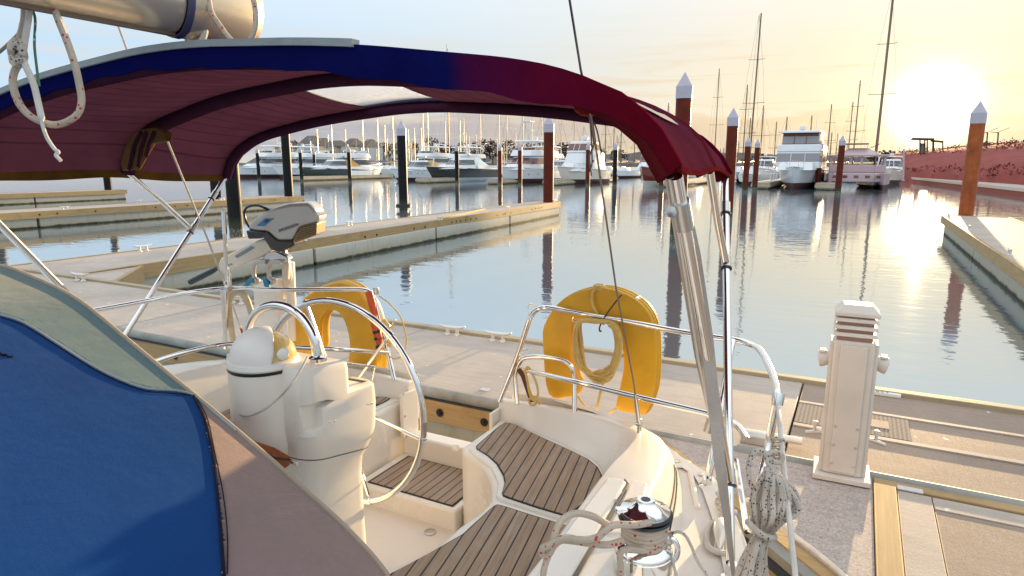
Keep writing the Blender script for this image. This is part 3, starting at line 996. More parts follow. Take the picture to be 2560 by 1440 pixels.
def tilt(ring, k=.22):
    return [(x, y, z + k * (CY - y)) for x, y, z in ring]


con = MB().loft([rrect(-1.90, 1.80, .185, .16, .06, .58), rrect(-1.90, 1.80, .178, .155, .06, .9), rrect(-1.90, 1.80, .176, .155, .06, 1.10), tilt(rrect(-1.895, 1.797, .182, .162, .07, 1.18), .1), tilt(rrect(-1.89, 1.79, .198, .18, .08, 1.235)),
                 tilt(rrect(CX, CY, .212, .197, .08, 1.285)), tilt(rrect(CX, CY, .219, .202, .075, 1.315)), tilt(rrect(CX, CY, .221, .204, .07, 1.34)), tilt(rrect(CX, CY, .221, .203, .055, 1.42), .12), tilt(rrect(CX, CY, .216, .198, .05, 1.485), .08), tilt(rrect(CX, CY, .20, .182, .04, 1.498), .08)])
console = con.build('helm_console', GEL, YACHT, auto=45)
cut = MB()
c0 = pb(785, 1016, PX)
c0.z -= .012
cut.prism([(PX + .03, c0.y + a, c0.z + b) for a, b in ((-.105, .0), (-.07, .014), (-.03, .022), (.03, .022), (.07, .014), (.105, .0), (.07, -.006), (.038, -.008), (.034, -.075), (-.032, -.075), (-.036, -.008), (-.07, -.006))], (-.065, 0, 0))
MB().tube([Vector(q) for q in tilt(rrect(-1.89, 1.79, .2, .182, .08, 1.237))], .0016, 5, closed=True).build('moulding_joint', DARKGAP, console)
pod = MB().loft([tilt(rrect(-1.885, 1.71, .2185, .126, .05, 1.36), .1), tilt(rrect(-1.885, 1.71, .2175, .126, .05, 1.47), .1), tilt(rrect(-1.885, 1.71, .2145, .125, .045, 1.585), .15), tilt(rrect(-1.885, 1.71, .208, .119, .035, 1.607), .15), tilt(rrect(-1.885, 1.71, .19, .10, .03, 1.614), .15)])
pod_o = pod.build('instrument_pod', GEL, console, auto=40)
cut_o = cut.build('recess_cutter', GEL, YACHT)
for other, op in ((pod_o, 'UNION'), (cut_o, 'DIFFERENCE')):      # pod moulded in one with the head, then the recess
    md = console.modifiers.new('join', 'BOOLEAN')
    md.object = other
    md.operation = op
    md.solver = 'EXACT'
    bpy.context.view_layer.update()
    me2 = bpy.data.meshes.new_from_object(console.evaluated_get(bpy.context.evaluated_depsgraph_get()))
    console.modifiers.clear()
    console.data = me2
    bpy.data.objects.remove(other)
bv = console.modifiers.new('bevel', 'BEVEL')
bv.width, bv.segments, bv.limit_method, bv.angle_limit = .004, 2, 'ANGLE', R(50)
BX, BY = -1.898, 1.612
MB().lathe([(.10, 1.28), (.128, 1.335), (.127, 1.40), (.123, 1.60), (.122, 1.612)], (BX, BY, 0), n=44).build('binnacle', GEL, console)
MB().lathe([(.125, 1.610), (.127, 1.614), (.127, 1.622), (.120, 1.626)], (BX, BY, 0), n=44).build('binnacle_seal', BLACK, console)
MB().lathe([(.126, 1.622), (.130, 1.629), (.126, 1.643), (.112, 1.650), (.0, 1.652)], (BX, BY, 0), n=44).build('compass', WHITEP, console)
MB().ball((BX + .012, BY + .016, 1.648), .099, 16, (1, 1, .95)).build('compass_dome', AMBER, console)
# hood: a shell cut cleanly from a globe
import bmesh
bm = bmesh.new()
bmesh.ops.create_uvsphere(bm, u_segments=48, v_segments=24, radius=.117)
for co_, no_ in (((0, 0, 0), Vector((-.42, -.80, .25))), ((0, 0, -.004), Vector((0, 0, 1)))):
    bmesh.ops.bisect_plane(bm, geom=bm.verts[:] + bm.edges[:] + bm.faces[:], plane_co=co_, plane_no=no_, clear_inner=True)
hd = MB()
bm.verts.index_update()
hd.add([Vector((BX, BY, 1.645)) + v.co for v in bm.verts], [tuple(v.index for v in f.verts) for f in bm.faces])
bm.free()
ho = hd.build('compass_hood', WHITEP, console)
md = ho.modifiers.new('thick', 'SOLIDIFY')
md.thickness = 0.006
kb = pa(709, 882, BY)
MB().lathe([(.020, 0), (.020, .024), (.013, .028), (0, .028)], kb, (0.6, -0.8, 0), 20).build('hood_pivot', WHITEP, console)
# grab rail arch over the console
arch = [(794, 904), (788, 860), (777, 828), (757, 797), (733, 776), (705, 765), (678, 764), (652, 773), (632, 793), (620, 822), (616, 856), (616, 890)]
MB().tube([pa(x, y, 1.70) for x, y in arch], 0.0168, 14, smooth=4).build('grab_rail', CHROME, YACHT)
fl = pa(794, 897, 1.70)
MB().lathe([(.034, -.006), (.034, .006), (.024, .012), (.019, .014)], fl, n=20).build('rail_flange', CHROME, YACHT)
# clear spray screen on the aft shelf, black instrument lip
a_, b_, c_, d_ = (pb(x, y, -1.70) for x, y in ((853, 908), (938, 918), (930, 957), (858, 945)))
MB().prism([a_, b_, c_, d_], (-.006, 0, 0)).build('spray_screen', ACRYL, console)
MB().tube([a_ + Vector((-.003, 0, .002)), b_ + Vector((-.003, 0, .002))], 0.0045, 6).build('screen_rim', CHROME, console)
MB().tube([d_, c_], 0.005, 6).build('screen_foot', mat('olive_seal', (.10, .09, .03), .5), console)
MB().box(-1.80, -1.705, 1.775, 1.815, 1.594, 1.6).build('instrument_lip', BLACK, console, bevel=.002)
for px, py in ((921, 1010), (930, 1008), (825, 1055), (838, 1053)):
    q = pb(px, py, PX + .004)
    MB().ball((PX + .0, q.y, q.z), .006, 6).build('stud', CHROME, console)
# grey cord looped over the console
cordpts = [pb(768, 893, -1.69), pb(757, 915, -1.672), pb(738, 947, -1.660), pb(720, 970, -1.660), pa(700, 992, 1.512), pa(663, 1022, 1.480), pa(628, 1038, 1.478), pa(602, 1036, 1.488), pa(585, 1020, 1.505), pa(578, 990, 1.54), pa(576, 950, 1.56)]
cord = MB().tube(cordpts, 0.004, 8, smooth=6)
CORDM = mat('grey_cord', (0.5, 0.46, 0.43), 0.7)
tag(cord.build('cord', CORDM, loc=pa(660, 1022, 1.48)), 'thin grey cord looping over the front of the helm console', 'cord')
# mahogany drop table folded against the console foot
tb = [pb(x, y, -1.74) for x, y in ((600, 1085), (640, 1103), (690, 1120), (727, 1142), (729, 1160), (698, 1186), (655, 1176), (610, 1160))]
tbl = MB().prism(tb, (-.40, 0, 0)).build('folding_table', MAHOG, YACHT, bevel=.006)
MB().tube([pb(625, 1115, -1.738), pb(690, 1146, -1.738), pb(728, 1150, -1.738)], .003, 6).build('table_groove', DARKGAP, tbl)
MB().obox(pa(736, 1157, 1.54), .03, .01, .012).build('latch', CHROME, tbl, bevel=.002)

# wheel
WC = Vector((-1.95, 2.04, 1.315))
WR = 0.457
wh = MB().tube([WC + Vector((math.cos(R(t)) * WR, 0, math.sin(R(t)) * WR)) for t in range(0, 360, 5)], 0.0145, 12, closed=True).build('steering_wheel', CHROME, YACHT)
for t in (49, -10, -70, 110, 170, -130):
    MB().tube([WC + Vector((math.cos(R(t)) * .04, 0.015, math.sin(R(t)) * .04)), WC + Vector((math.cos(R(t)) * WR, 0, math.sin(R(t)) * WR))], 0.008, 8).build('spoke', CHROME, wh)
    MB().lathe([(.017, -.012), (.018, 0), (.017, .012)], WC + Vector((math.cos(R(t)) * WR, 0, math.sin(R(t)) * WR)), (-math.sin(R(t)), 0, math.cos(R(t))), 12).build('rim_collar', CHROME, wh)
MB().lathe([(.02, -.2), (.03, -.1), (.05, -.02), (.05, .02), (.03, .035), (0, .04)], WC, (0, 1, 0), 20).build('hub', CHROME, wh)

# ------------------------------------------------------------------ stern rails
RZ = 1.60
def rail(name, pts, r=0.0125, smooth=5, m=None):
    return MB().tube(pts, r, 12, smooth=smooth).build(name, m or CHROME, YACHT)


yb = 2.95
rail('stern_rail', [pz(1249, 1004, 1.10), pa(1290, 900, 2.94), pa(1318, 815, 2.94), pa(1330, 787, 2.95), pa(1348, 772, 2.96), pa(1375, 770, 2.96), pz(1450, 783, RZ), pz(1560, 802, RZ), pz(1700, 829, RZ), pz(1790, 843, RZ), pz(1845, 851, RZ), pz(1885, 864, RZ), pz(1905, 882, RZ), pz(1925, 920, RZ), pz(1940, 962, RZ), pz(1944, 985, RZ), pz(1940, 1010, RZ - .03), pz(1925, 1090, RZ - .18), pz(1900, 1210, RZ - .32), pz(1878, 1330, 1.12)], 0.0135)
rail('stern_rail_leg', [pz(1293, 1010, 1.10), pa(1288, 940, 2.95), pa(1292, 915, 2.95)], smooth=0)
rail('stern_rail_hoop', [pa(1290, 935, 2.95), pa(1297, 910, 2.95), pa(1312, 895, 2.95), pa(1350, 892, 2.95), pa(1390, 897, 2.95), pa(1415, 905, 2.95), pa(1430, 922, 2.95), pa(1436, 950, 2.95), pz(1436, 1035, 1.10)])
rail('mid_rail', [pa(1283, 918, 2.95), pa(1310, 925, 2.93), pz(1430, 952, 1.37), pz(1560, 984, 1.37), pz(1690, 1015, 1.37), pz(1790, 1040, 1.37), pz(1838, 1060, 1.37), pz(1870, 1100, 1.37)], 0.0125)
rail('stern_rail_leg', [pz(1767, 1216, 1.10), pz(1797, 1050, 1.36), pz(1822, 905, 1.53), pz(1832, 851, RZ)], 0.0135, smooth=0)
MB().lathe([(.035, 0), (.035, .008), (.02, .014), (.017, .04)], pz(1767, 1216, 1.105), n=20).build('stanchion_base', CHROME, YACHT)
MB().lathe([(.012, 0), (.012, .02), (.0, .022)], pz(1752, 1196, 1.105), n=12).build('deck_plug', BRASS, YACHT)
MB().lathe([(.019, -.03), (.019, .03)], pz(1775, 1062, 1.35), (.2, 0, 1), 14).build('rail_clamp', STEEL, YACHT)
MB().lathe([(.018, -.025), (.018, .025)], pz(1744, 836, RZ), (1, -0.1, 0), 14).build('rail_joint', WHITEP, YACHT)
rail('rail_hook', [pa(1326, 790, 2.95), pa(1319, 768, 2.95), pa(1325, 759, 2.95), pa(1340, 764, 2.95), pa(1346, 772, 2.95)], 0.004)
# starboard side
rail('stern_rail', [pz(986, 952, 1.10), pa(965, 860, 2.95), pa(945, 775, 2.95), pa(938, 750, 2.95), pa(926, 731, 2.95), pa(905, 724, 2.95), pz(840, 723, RZ), pz(720, 725, RZ), pz(640, 722, RZ), pz(560, 722, RZ), pz(480, 731, RZ), pz(380, 750, RZ), pz(270, 770, RZ), pz(150, 792, RZ)], 0.0135)
rail('mid_rail', [pa(972, 882, 2.95), pz(860, 874, 1.37), pz(740, 868, 1.37), pz(640, 860, 1.37), pz(560, 861, 1.37), pz(490, 874, 1.37), pz(420, 893, 1.37), pz(330, 925, 1.37)], 0.0125)
rail('stern_rail_leg', [pz(566, 722, RZ), pz(562, 870, 1.20)], 0.0135, smooth=0)
rail('stern_rail_brace', [pa(972, 880, 2.95), pa(960, 850, 2.95), pa(990, 800, 2.9)], 0.006, smooth=0)

# ------------------------------------------------------------------ bimini awning
def fabric_mat(name, base, base2=None, split=None, ribs=0.0, sheen=0.3, tint=(0.9, 0.8, 0.7), trans=0.0, wear=0.25, rough=0.85, wrinkle=3.0):
    """acrylic canvas: fine weave, faint wrinkles; an optional flare-tinted colour beyond x = split; optional fore-and-aft seams"""
    m = bpy.data.materials.new(name)
    m.use_nodes = True
    N = NT(m.node_tree)
    b = m.node_tree.nodes['Principled BSDF']
    geo = N.n('ShaderNodeNewGeometry').outputs['Position']
    px_, py_, pz_ = N.sep(geo)
    n1 = N.ramp(N.noise(geo, 4.0, 6, 0.65), [(0.35, 0.0), (0.7, 1.0)])
    c = N.mix(n1, tuple(q * (1 - wear) for q in base), base)
    c = N.mix(N.ramp(N.noise(N.map(geo, scale=(1, 1, 1)), 420, 2, .7), [(.35, .35), (.65, 0)]), c, tuple(q * .5 for q in base))
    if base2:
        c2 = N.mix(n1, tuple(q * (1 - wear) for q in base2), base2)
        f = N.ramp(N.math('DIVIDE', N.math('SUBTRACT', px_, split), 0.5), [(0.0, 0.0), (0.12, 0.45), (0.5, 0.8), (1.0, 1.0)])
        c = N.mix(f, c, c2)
    weave = N.n('ShaderNodeTexChecker')
    N.put(weave.inputs['Vector'], N.map(geo, scale=(1, 1, 1)))
    weave.inputs['Scale'].default_value = 700
    h = N.math('ADD', N.math('MULTIPLY', weave.outputs[1], 0.1), N.math('ADD', N.math('MULTIPLY', N.noise(geo, 9, 4, 0.6), 0.9), N.math('MULTIPLY', N.noise(N.map(geo, scale=(3.5, 1, 2), rot=(0, 0, R(25))), 2.6, 4, 0.6, 0.8), wrinkle)))
    if ribs:
        fr = N.math('FRACT', N.math('DIVIDE', N.math('ADD', px_, N.math('MULTIPLY', N.noise(geo, 2.0, 2), 0.03)), ribs))
        rb = N.ramp(fr, [(0.0, 0.0), (0.06, 1.0), (0.5, 0.75), (0.97, 0.3), (1.0, 0.0)])
        h = N.math('ADD', h, N.math('MULTIPLY', rb, 1.4))
        c = N.mix(N.ramp(fr, [(0.0, 0.75), (0.05, 0.0), (0.90, 0.0), (1.0, 0.75)]), c, tuple(q * 0.3 for q in base))
    N.put(b.inputs['Base Color'], c)
    b.inputs['Roughness'].default_value = rough
    b.inputs['Specular IOR Level'].default_value = 0.0
    if sheen:
        b.inputs['Sheen Weight'].default_value = sheen
        b.inputs['Sheen Roughness'].default_value = 0.45
        b.inputs['Sheen Tint'].default_value = (*tint, 1)
    bp = N.n('ShaderNodeBump')
    bp.inputs['Strength'].default_value = 0.5
    bp.inputs['Distance'].default_value = 0.009
    N.put(bp.inputs['Height'], h)
    N.put(b.inputs['Normal'], bp.outputs[0])
    if trans:
        out = m.node_tree.nodes['Material Output']
        tr = N.n('ShaderNodeBsdfTranslucent')
        N.put(tr.inputs[0], c)
        mx = N.n('ShaderNodeMixShader')
        mx.inputs[0].default_value = trans
        N.t.links.new(b.outputs[0], mx.inputs[1])
        N.t.links.new(tr.outputs[0], mx.inputs[2])
        N.t.links.new(mx.outputs[0], out.inputs[0])
    return m


CANVAS = fabric_mat('navy_flare_red_canvas', (0.007, 0.009, 0.092), (0.145, 0.005, 0.014), -0.92, sheen=0.0)  # blue cloth; the red to port is lens flare put into the colour
LINING = fabric_mat('maroon_lining', (0.26, 0.085, 0.14), (0.27, 0.065, 0.09), -.92, ribs=0.105, sheen=0.0, trans=0.12)
SLEEVE = fabric_mat('dark_sleeve', (0.06, 0.02, 0.045), (0.12, 0.012, 0.015), -0.92, sheen=0)
GREYB = fabric_mat('grey_binding', (0.34, 0.38, 0.40), sheen=0.2)
HEMM = fabric_mat('sunlit_ochre_hem', (0.20, 0.10, 0.022), sheen=0.2, wear=0.6)  # sun glowing through the starboard hem is put into this ochre
VINYL = mat('milky_window', (0.97, 0.97, 0.98), 0.5, trans=1.0, ior=1.02)
WEB = fabric_mat('grey_webbing', (0.58, 0.51, 0.45), sheen=0.2)

BIM = thing('bimini_awning', 'blue bimini awning, flare red painted to port, with maroon lining arched over the cockpit', 'awning', (MX, 2.1, 1.1))
ZH, ZT = 2.32, 2.70


DROP = [(0, 0), (.1, .003), (.34, .03), (.47, .05), (.55, .068), (.69, .105), (.77, .128), (.853, .165), (.92, .215), (.965, .27), (1.0, .36), (1.02, .40)]


def drop(s):
    s = abs(s)
    for (a, p), (b, q) in zip(DROP, DROP[1:]):
        if s <= b: return p + (q - p) * (s - a) / (b - a)
    return DROP[-1][1]


def sdrop(s):
    return sum(drop(s + k) for k in (-.045, -.02, 0, .02, .045)) / 5 if abs(s) < .9 else drop(s)


def bow(y, s, off=0.0):
    """point on the awning: s from -1 starboard hem to 1 port hem"""
    f = (y - 1.4) / 1.45
    hw, cx = 1.625 - 0.095 * f, -1.97 - .05 * f
    zt = 2.70 + .035 * (y - 1.4) / .8 if y < 2.2 else 2.735 - .075 * (y - 2.2) / .65
    sag = 0.03 * math.sin(math.pi * (y - 1.4) / 0.8) if y < 2.2 else .02 * math.sin(math.pi * (y - 2.2) / 0.65)
    k = (zt - (2.345 if s > 0 else 2.325) + .035 * f) / .36
    zz = lambda q: zt - sdrop(q) * k
    z = zz(s) - abs(sag) * (1 - s * s) + 0.010 * math.sin(9 * s + 5 * y) * (abs(s) ** 3)
    ds = .02
    tx, tz = hw * 2 * ds, zz(s + ds) - zz(s - ds)
    L = math.hypot(tx, tz)
    nx, nz = tz / L, -tx / L
    return Vector((cx + hw * s + nx * off, y, z + nz * off))


NSB, NYB = 72, 24
ys = [1.4 + 1.45 * j / NYB for j in range(NYB + 1)]
ss = [-1 + 2 * i / NSB for i in range(NSB + 1)]
# the window panel, found from its corners on the awning
wy0, wy1, ws0, ws1 = 2.27, 2.76, -0.235, 0.125


def sheet_grid(off, hole=True):
    q = MB()
    vs = [bow(y, s, off) for y in ys for s in ss]
    fs = []
    for j in range(NYB):
        for i in range(NSB):
            yc, sc_ = (ys[j] + ys[j + 1]) / 2, (ss[i] + ss[i + 1]) / 2
            if hole and wy0 < yc < wy1 and ws0 < sc_ < ws1: continue
            a = j * (NSB + 1) + i
            fs.append((a, a + 1, a + NSB + 2, a + NSB + 1))
    return q.add(vs, fs)


CANVAS_TOP = fabric_mat('navy_flare_maroon_canvas', (0.008, 0.011, 0.11), (0.085, 0.016, 0.03), -0.92, sheen=0.0)  # same flare tint painted on the port part of the blue top
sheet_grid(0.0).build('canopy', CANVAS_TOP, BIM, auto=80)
sheet_grid(0.006).build('lining', LINING, BIM, auto=80)
q = MB()
win_s = [ws0 - 0.02 + (ws1 - ws0 + 0.04) * i / 10 for i in range(11)]
win_y = [wy0 - 0.03 + (wy1 - wy0 + 0.06) * j / 6 for j in range(7)]
vs = [bow(y, s, 0.003) for y in win_y for s in win_s]
q.add(vs, [(j * 11 + i, j * 11 + i + 1, (j + 1) * 11 + i + 1, (j + 1) * 11 + i) for j in range(6) for i in range(10)])
q.build('window_panel', VINYL, BIM, auto=80)


def band(y, o0, o1, thick, m, name, s0=-1.0, s1=1.0, n=72, lean=0.0, grow=0.0):
    rings = []
    for i in range(n + 1):
        s = s0 + (s1 - s0) * i / n
        g = grow * max(0.0, (s + .2) / 1.2) 
        q_ = max(0.0, (s - .78) / .22)
        tp = 1 - .72 * q_ * q_ * (3 - 2 * q_) if grow else 1
        a, b_ = bow(y, s, o0), bow(y, s, (o1 + g) * tp + (.004 * math.sin(i * 1.1) + .003 * math.sin(i * .37) if grow else 0))
        b_ = b_ + Vector((0, lean, 0))
        d = Vector((0, thick, 0))
        rings.append([a, b_, b_ + d, a + d])
    return MB().loft(rings).build(name, m, BIM, auto=60)


bows = [(1.405, 0.10), (2.2, 0.045), (2.84, 0.05)]
band(1.385, -0.008, 0.044, 0.014, CANVAS, 'front_valance', lean=0.012, grow=.045)
band(1.376, -0.022, -0.002, 0.030, GREYB, 'grey_binding', -1.0, 0.47)
band(2.835, -0.014, 0.05, 0.014, CANVAS, 'rear_valance')
# pole sleeves sewn under the cloth, pole inside
for y, rr_ in ((1.43, 0.03), (2.2, 0.036), (2.82, 0.028)):
    MB().tube([bow(y, -1 + 2 * i / 60, 0.03) for i in range(61)], rr_, 10).build('pole_sleeve', SLEEVE, BIM)
# hem along each side
for sd in (-1, 1):
    rings = []
    for j in range(NYB + 1):
        a, b_ = bow(ys[j], sd, -0.006), bow(ys[j], sd, -0.006) + Vector((0.012 * sd if sd < 0 else 0, 0, -0.05 - 0.004 * math.sin(ys[j] * 11) if sd < 0 else -.012))
        rings.append([a, b_, b_ - Vector((0.010 * sd, 0, 0)), a - Vector((0.010 * sd, 0, 0))])
    MB().loft(rings).build('side_hem', HEMM if sd < 0 else SLEEVE, BIM, auto=60)
# frame
TR = 0.0145
for sd in (1, -1):
    X = lambda x: x if sd > 0 else 2 * -1.95 - x
    foot = Vector((X(-.25), 1.90, 1.10))
    top = bow(2.82, sd, 0.02)
    J2 = foot + (top - foot) * 0.735
    J1 = foot + (top - foot) * 0.20
    MB().tube([foot, J1, J2, top], TR, 12).build('main_post', CHROME, BIM)
    MB().lathe([(.03, 0), (.03, .008), (.019, .012), (.018, .05)], foot, n=18).build('deck_socket', CHROME, BIM)
    mb_ = bow(2.2, sd, 0.02)
    MB().tube([J2 + Vector((0, -.012, 0)), J2 * 0.5 + mb_ * 0.5 + Vector((-.004 * sd, 0, .0)), mb_], TR * 0.95, 12).build('middle_leg', CHROME, BIM)
    nb = bow(1.42, sd, 0.015)
    MB().tube([J1 + Vector((0, -.02, 0)), J1 * 0.5 + nb * 0.5, nb - (nb - J1) * 0.01], TR * 1.1, 12).build('front_leg', CHROME, BIM)
    MB().tube([J1 + Vector((-.02 * sd, -.02, .05)), J1 * 0.5 + nb * 0.5 + Vector((-.024 * sd, 0, 0)), nb - (nb - J1) * 0.01 + Vector((-.012 * sd, 0, 0))], TR * 0.8, 10).build('front_leg_brace', STEEL, BIM)
    for J, w in ((J1, 1.35), (J2, 1.3), (foot + (top - foot) * 0.9, 1.25)):
        d = (top - foot).normalized()
        MB().tube([J - d * .028, J + d * .028], TR * w, 14).build('collar', STEEL, BIM)
        MB().tube([J - d * .03, J - d * .024], TR * w * 1.15, 14).build('collar_ring', BLACK, BIM)
    jj = nb - (nb - J1) * 0.09
    MB().tube([jj - (nb - J1).normalized() * .045, jj + (nb - J1).normalized() * .03], TR * 1.5, 12).build('hinge', STEEL, BIM)
    MB().lathe([(.013, 0), (.013, .012), (.006, .013), (0, .014)], jj + Vector((-.012, -.02, 0)), (-.3, -1, .1), 12).build('hinge_bolt', STEEL, BIM)
st = [pb(1713, 500, -.37), pb(1735, 640, -.35), pb(1768, 850, -.33), pb(1799, 1150, -.29), pb(1818, 1300, -.26), pb(1834, 1440, -.235), pb(1846, 1520, -.225)]
MB().ribbon(st, [.018, .034, .034, .034, .022, .012, .012], .003, wdir=(.8, .6, 0)).build('webbing_strap', WEB, BIM)
st = [bow(1.45, -.97, .05), Vector((-3.66, 1.6, 1.75)), Vector((-3.62, 1.95, 1.15))]
# rolled pocket and ties at the starboard middle bow, zipped boot round the port backstay
pk = [(300, 405), (318, 350), (345, 325), (385, 318), (412, 330), (415, 352), (372, 360), (352, 395), (335, 425), (305, 427)]
MB().prism([pa(x, y, 2.06) for x, y in pk], (0.01, 0.03, 0)).build('pole_pocket', HEMM, BIM, bevel=.006)
for pts in ([(352, 330), (335, 365), (322, 425)], [(365, 330), (352, 372), (345, 418)], [(385, 330), (372, 362), (365, 392)]):
    MB().ribbon([pa(x, y, 2.05) for x, y in pts], .02, .006, wdir=(1, 0, .3)).build('pocket_strap', SLEEVE, BIM)
bt = [pa(x, y, 2.45) for x, y in ((1430, 258), (1500, 262), (1490, 278), (1474, 292), (1448, 288), (1432, 276))]
MB().prism(bt, (0, .04, 0)).build('backstay_boot', fabric_mat('red_boot', (.25, .02, .015)), BIM, bevel=.01)
q = MB()
for yy0, yy1, s0_, s1_ in ((1.62, 1.98, .80, .91),):
    nn = 8
    vs = [bow(yy0 + (yy1 - yy0) * j / nn, s0_ + (s1_ - s0_) * i / nn + .03 * j / nn, -.006) for j in range(nn + 1) for i in range(nn + 1)]
    q.add(vs, [(j * (nn + 1) + i, j * (nn + 1) + i + 1, (j + 1) * (nn + 1) + i + 1, (j + 1) * (nn + 1) + i) for j in range(nn) for i in range(nn)])
q.build('clear_panel', mat('tan_vinyl', (.62, .50, .34), .25, trans=.4, ior=1.1), BIM, auto=80)
vv_ = [pa(x, y, 2.62) for x, y in ((1608, 262), (1650, 282), (1668, 288), (1664, 296), (1640, 305), (1632, 296))]

# ------------------------------------------------------------------ backstays
WIRE = mat('stay_wire', (0.22, 0.2, 0.19), 0.35, 0.9)
ROPEW = None


def rope_mat(name, base, fleck, scale=70, amount=0.2, stripe=None):
    m = bpy.data.materials.new(name)
    m.use_nodes = True
    N = NT(m.node_tree)
    b = m.node_tree.nodes['Principled BSDF']
    oc = N.n('ShaderNodeTexCoord').outputs['Object']
    vo = N.n('ShaderNodeTexVoronoi')
    N.put(vo.inputs['Vector'], oc)
    vo.inputs['Scale'].default_value = scale
    keep = N.math('LESS_THAN', N.sep(vo.outputs['Color'])[0], amount)
    near = N.math('LESS_THAN', vo.outputs['Distance'], 0.42)
    dirt = N.noise(oc, 9, 4, 0.6)
    c = N.mix(N.ramp(dirt, [(0.3, 0), (0.7, 1)]), tuple(q * 0.7 for q in base), base)
    c = N.mix(N.math('MULTIPLY', keep, near), c, fleck)
    N.put(b.inputs['Base Color'], c)
    b.inputs['Roughness'].default_value = 0.85
    wv = N.n('ShaderNodeTexVoronoi')
    N.put(wv.inputs['Vector'], oc)
    wv.inputs['Scale'].default_value = 260
    bp = N.n('ShaderNodeBump')
    bp.inputs['Strength'].default_value = 0.6
    bp.inputs['Distance'].default_value = 0.002
    N.put(bp.inputs['Height'], wv.outputs['Distance'])
    N.put(b.inputs['Normal'], bp.outputs[0])
    return m


ROPE_RED = rope_mat('white_rope_red_fleck', (0.54, 0.45, 0.35), (0.5, 0.03, 0.03), 105, 0.17)
ROPE_BLK = rope_mat('white_rope_black_fleck', (0.58, 0.51, 0.43), (0.05, 0.05, 0.07), 150, 0.26)
ROPE_W = rope_mat('white_braid', (0.70, 0.66, 0.6), (0.6, 0.55, 0.5), 90, 0.3)
ROPE_Y = rope_mat('cream_floating_line', (0.82, 0.58, 0.2), (0.7, 0.45, 0.1), 60, 0.3)
ROPE_G = rope_mat('green_cord', (0.12, 0.26, 0.18), (0.5, 0.55, 0.5), 90, 0.3)


def stay_pt(px, py, foot):
    d = ray(px, py)
    t = (foot.y - .63 * (H - foot.z)) / (d.y + .63 * d.z)
    return CAM + d * t


fo = pz(1600, 1080, 1.175)
P = [fo, stay_pt(1585, 960, fo), stay_pt(1540, 720, fo), stay_pt(1480, 300, fo), stay_pt(1452, 175, fo), stay_pt(1424, 0, fo)]
P.append(P[-1] + (P[-1] - P[-2]) * 16.0)
bs = MB().tube(P, 0.0035, 8).build('backstay', WIRE, YACHT)
d = (P[1] - P[0]).normalized()
MB().tube([fo + d * .06, fo + d * .09, fo + d * .2, fo + d * .27], [.006, .010, .010, .005], 10).build('turnbuckle', STEEL, bs)
MB().obox(fo + d * .035, .012, .03, .075, (1, 0, 0), (0, 1, 0)).build('chainplate', STEEL, bs, bevel=.003)
MB().lathe([(.012, -.012), (.012, .012)], fo + d * .06, (1, 0, 0), 12).build('clevis', CHROME, bs)
fo2 = pz(606, 830, 1.25)
P2 = [fo2, stay_pt(520, 600, fo2), stay_pt(430, 380, fo2)]
P2.append(P2[-1] + (P2[-1] - P2[-2]) * .2)
MB().tube(P2[:], 0.0055, 8).build('backstay', ROPE_W, YACHT)
MB().tube([fo2 - (P2[1] - fo2) * .06, fo2 + (P2[1] - fo2) * .05], .009, 8).build('stay_terminal', mat('red_tape', (.3, .05, .03), .6), YACHT)
# loose lashings under the boot
for pts in ([(1474, 292), (1478, 340), (1480, 400), (1478, 420)], [(1480, 296), (1492, 325), (1500, 365), (1503, 390)], [(1476, 300), (1484, 360), (1474, 390), (1478, 440)]):
    MB().tube([pa(x, y, 2.2) for x, y in pts], .003, 6, smooth=4).build('lashing', WIRE, BIM)

# ------------------------------------------------------------------ boom
BOOMM = mat('cream_boom', (0.74, 0.62, 0.44), 0.25, metal=.55, var=0.08, vscale=2, coat=0.4)
BR = []
for y in (-1.2, 0.2, 1.0, 1.55):
    BR.append([(-2.0 + .085 * math.cos(R(t)), y, 2.885 + .125 * math.sin(R(t))) for t in range(0, 360, 12)])
boom = MB().loft(BR).build('boom', BOOMM, YACHT)
MB().loft([[(-2.0 + k * .088 * math.cos(R(t)), y, 2.885 + k * .13 * math.sin(R(t))) for t in range(0, 360, 12)] for y, k in ((1.44, 1.03), (1.5, 1.05), (1.70, 1.03), (1.745, .9), (1.76, .6))]).build('boom_end', BOOMM, boom, auto=50)
MB().loft([[(-2.0 + k * .088 * math.cos(R(t)), y, 2.885 + k * .13 * math.sin(R(t))) for t in range(0, 360, 12)] for y, k in ((1.44, 1.06), (1.465, 1.07))]).build('end_collar', mat('dark_blue_plastic', (.06, .06, .12), .4), boom)  # dark blue collar before the end casting
MB().box(-2.012, -1.988, -1.2, 1.44, 2.752, 2.765).build('boom_track', mat('worn_brown_track', (.16, .10, .06), .5), boom)
MB().obox((-1.93, 1.62, 2.92), .02, .10, .035, (1, 0, 0), (0, .8, -.6)).build('sheave_plate', mat('brass_plate', (.35, .24, .08), .35, .7), boom, bevel=.004)
MB().lathe([(.03, -.02), (.03, .02)], (-1.985, 1.70, 2.985), (1, 0, 0), 16).build('sheave', BLACK, boom)

# ropes hanging from the boom
def rope(name, pts, r, m, label, cat='rope', smooth=6, group=None, n=8):
    o_ = Vector(pts[len(pts) // 2])
    return tag(MB().tube(pts, r, n, smooth=smooth).build(name, m, loc=o_), label, cat, group)


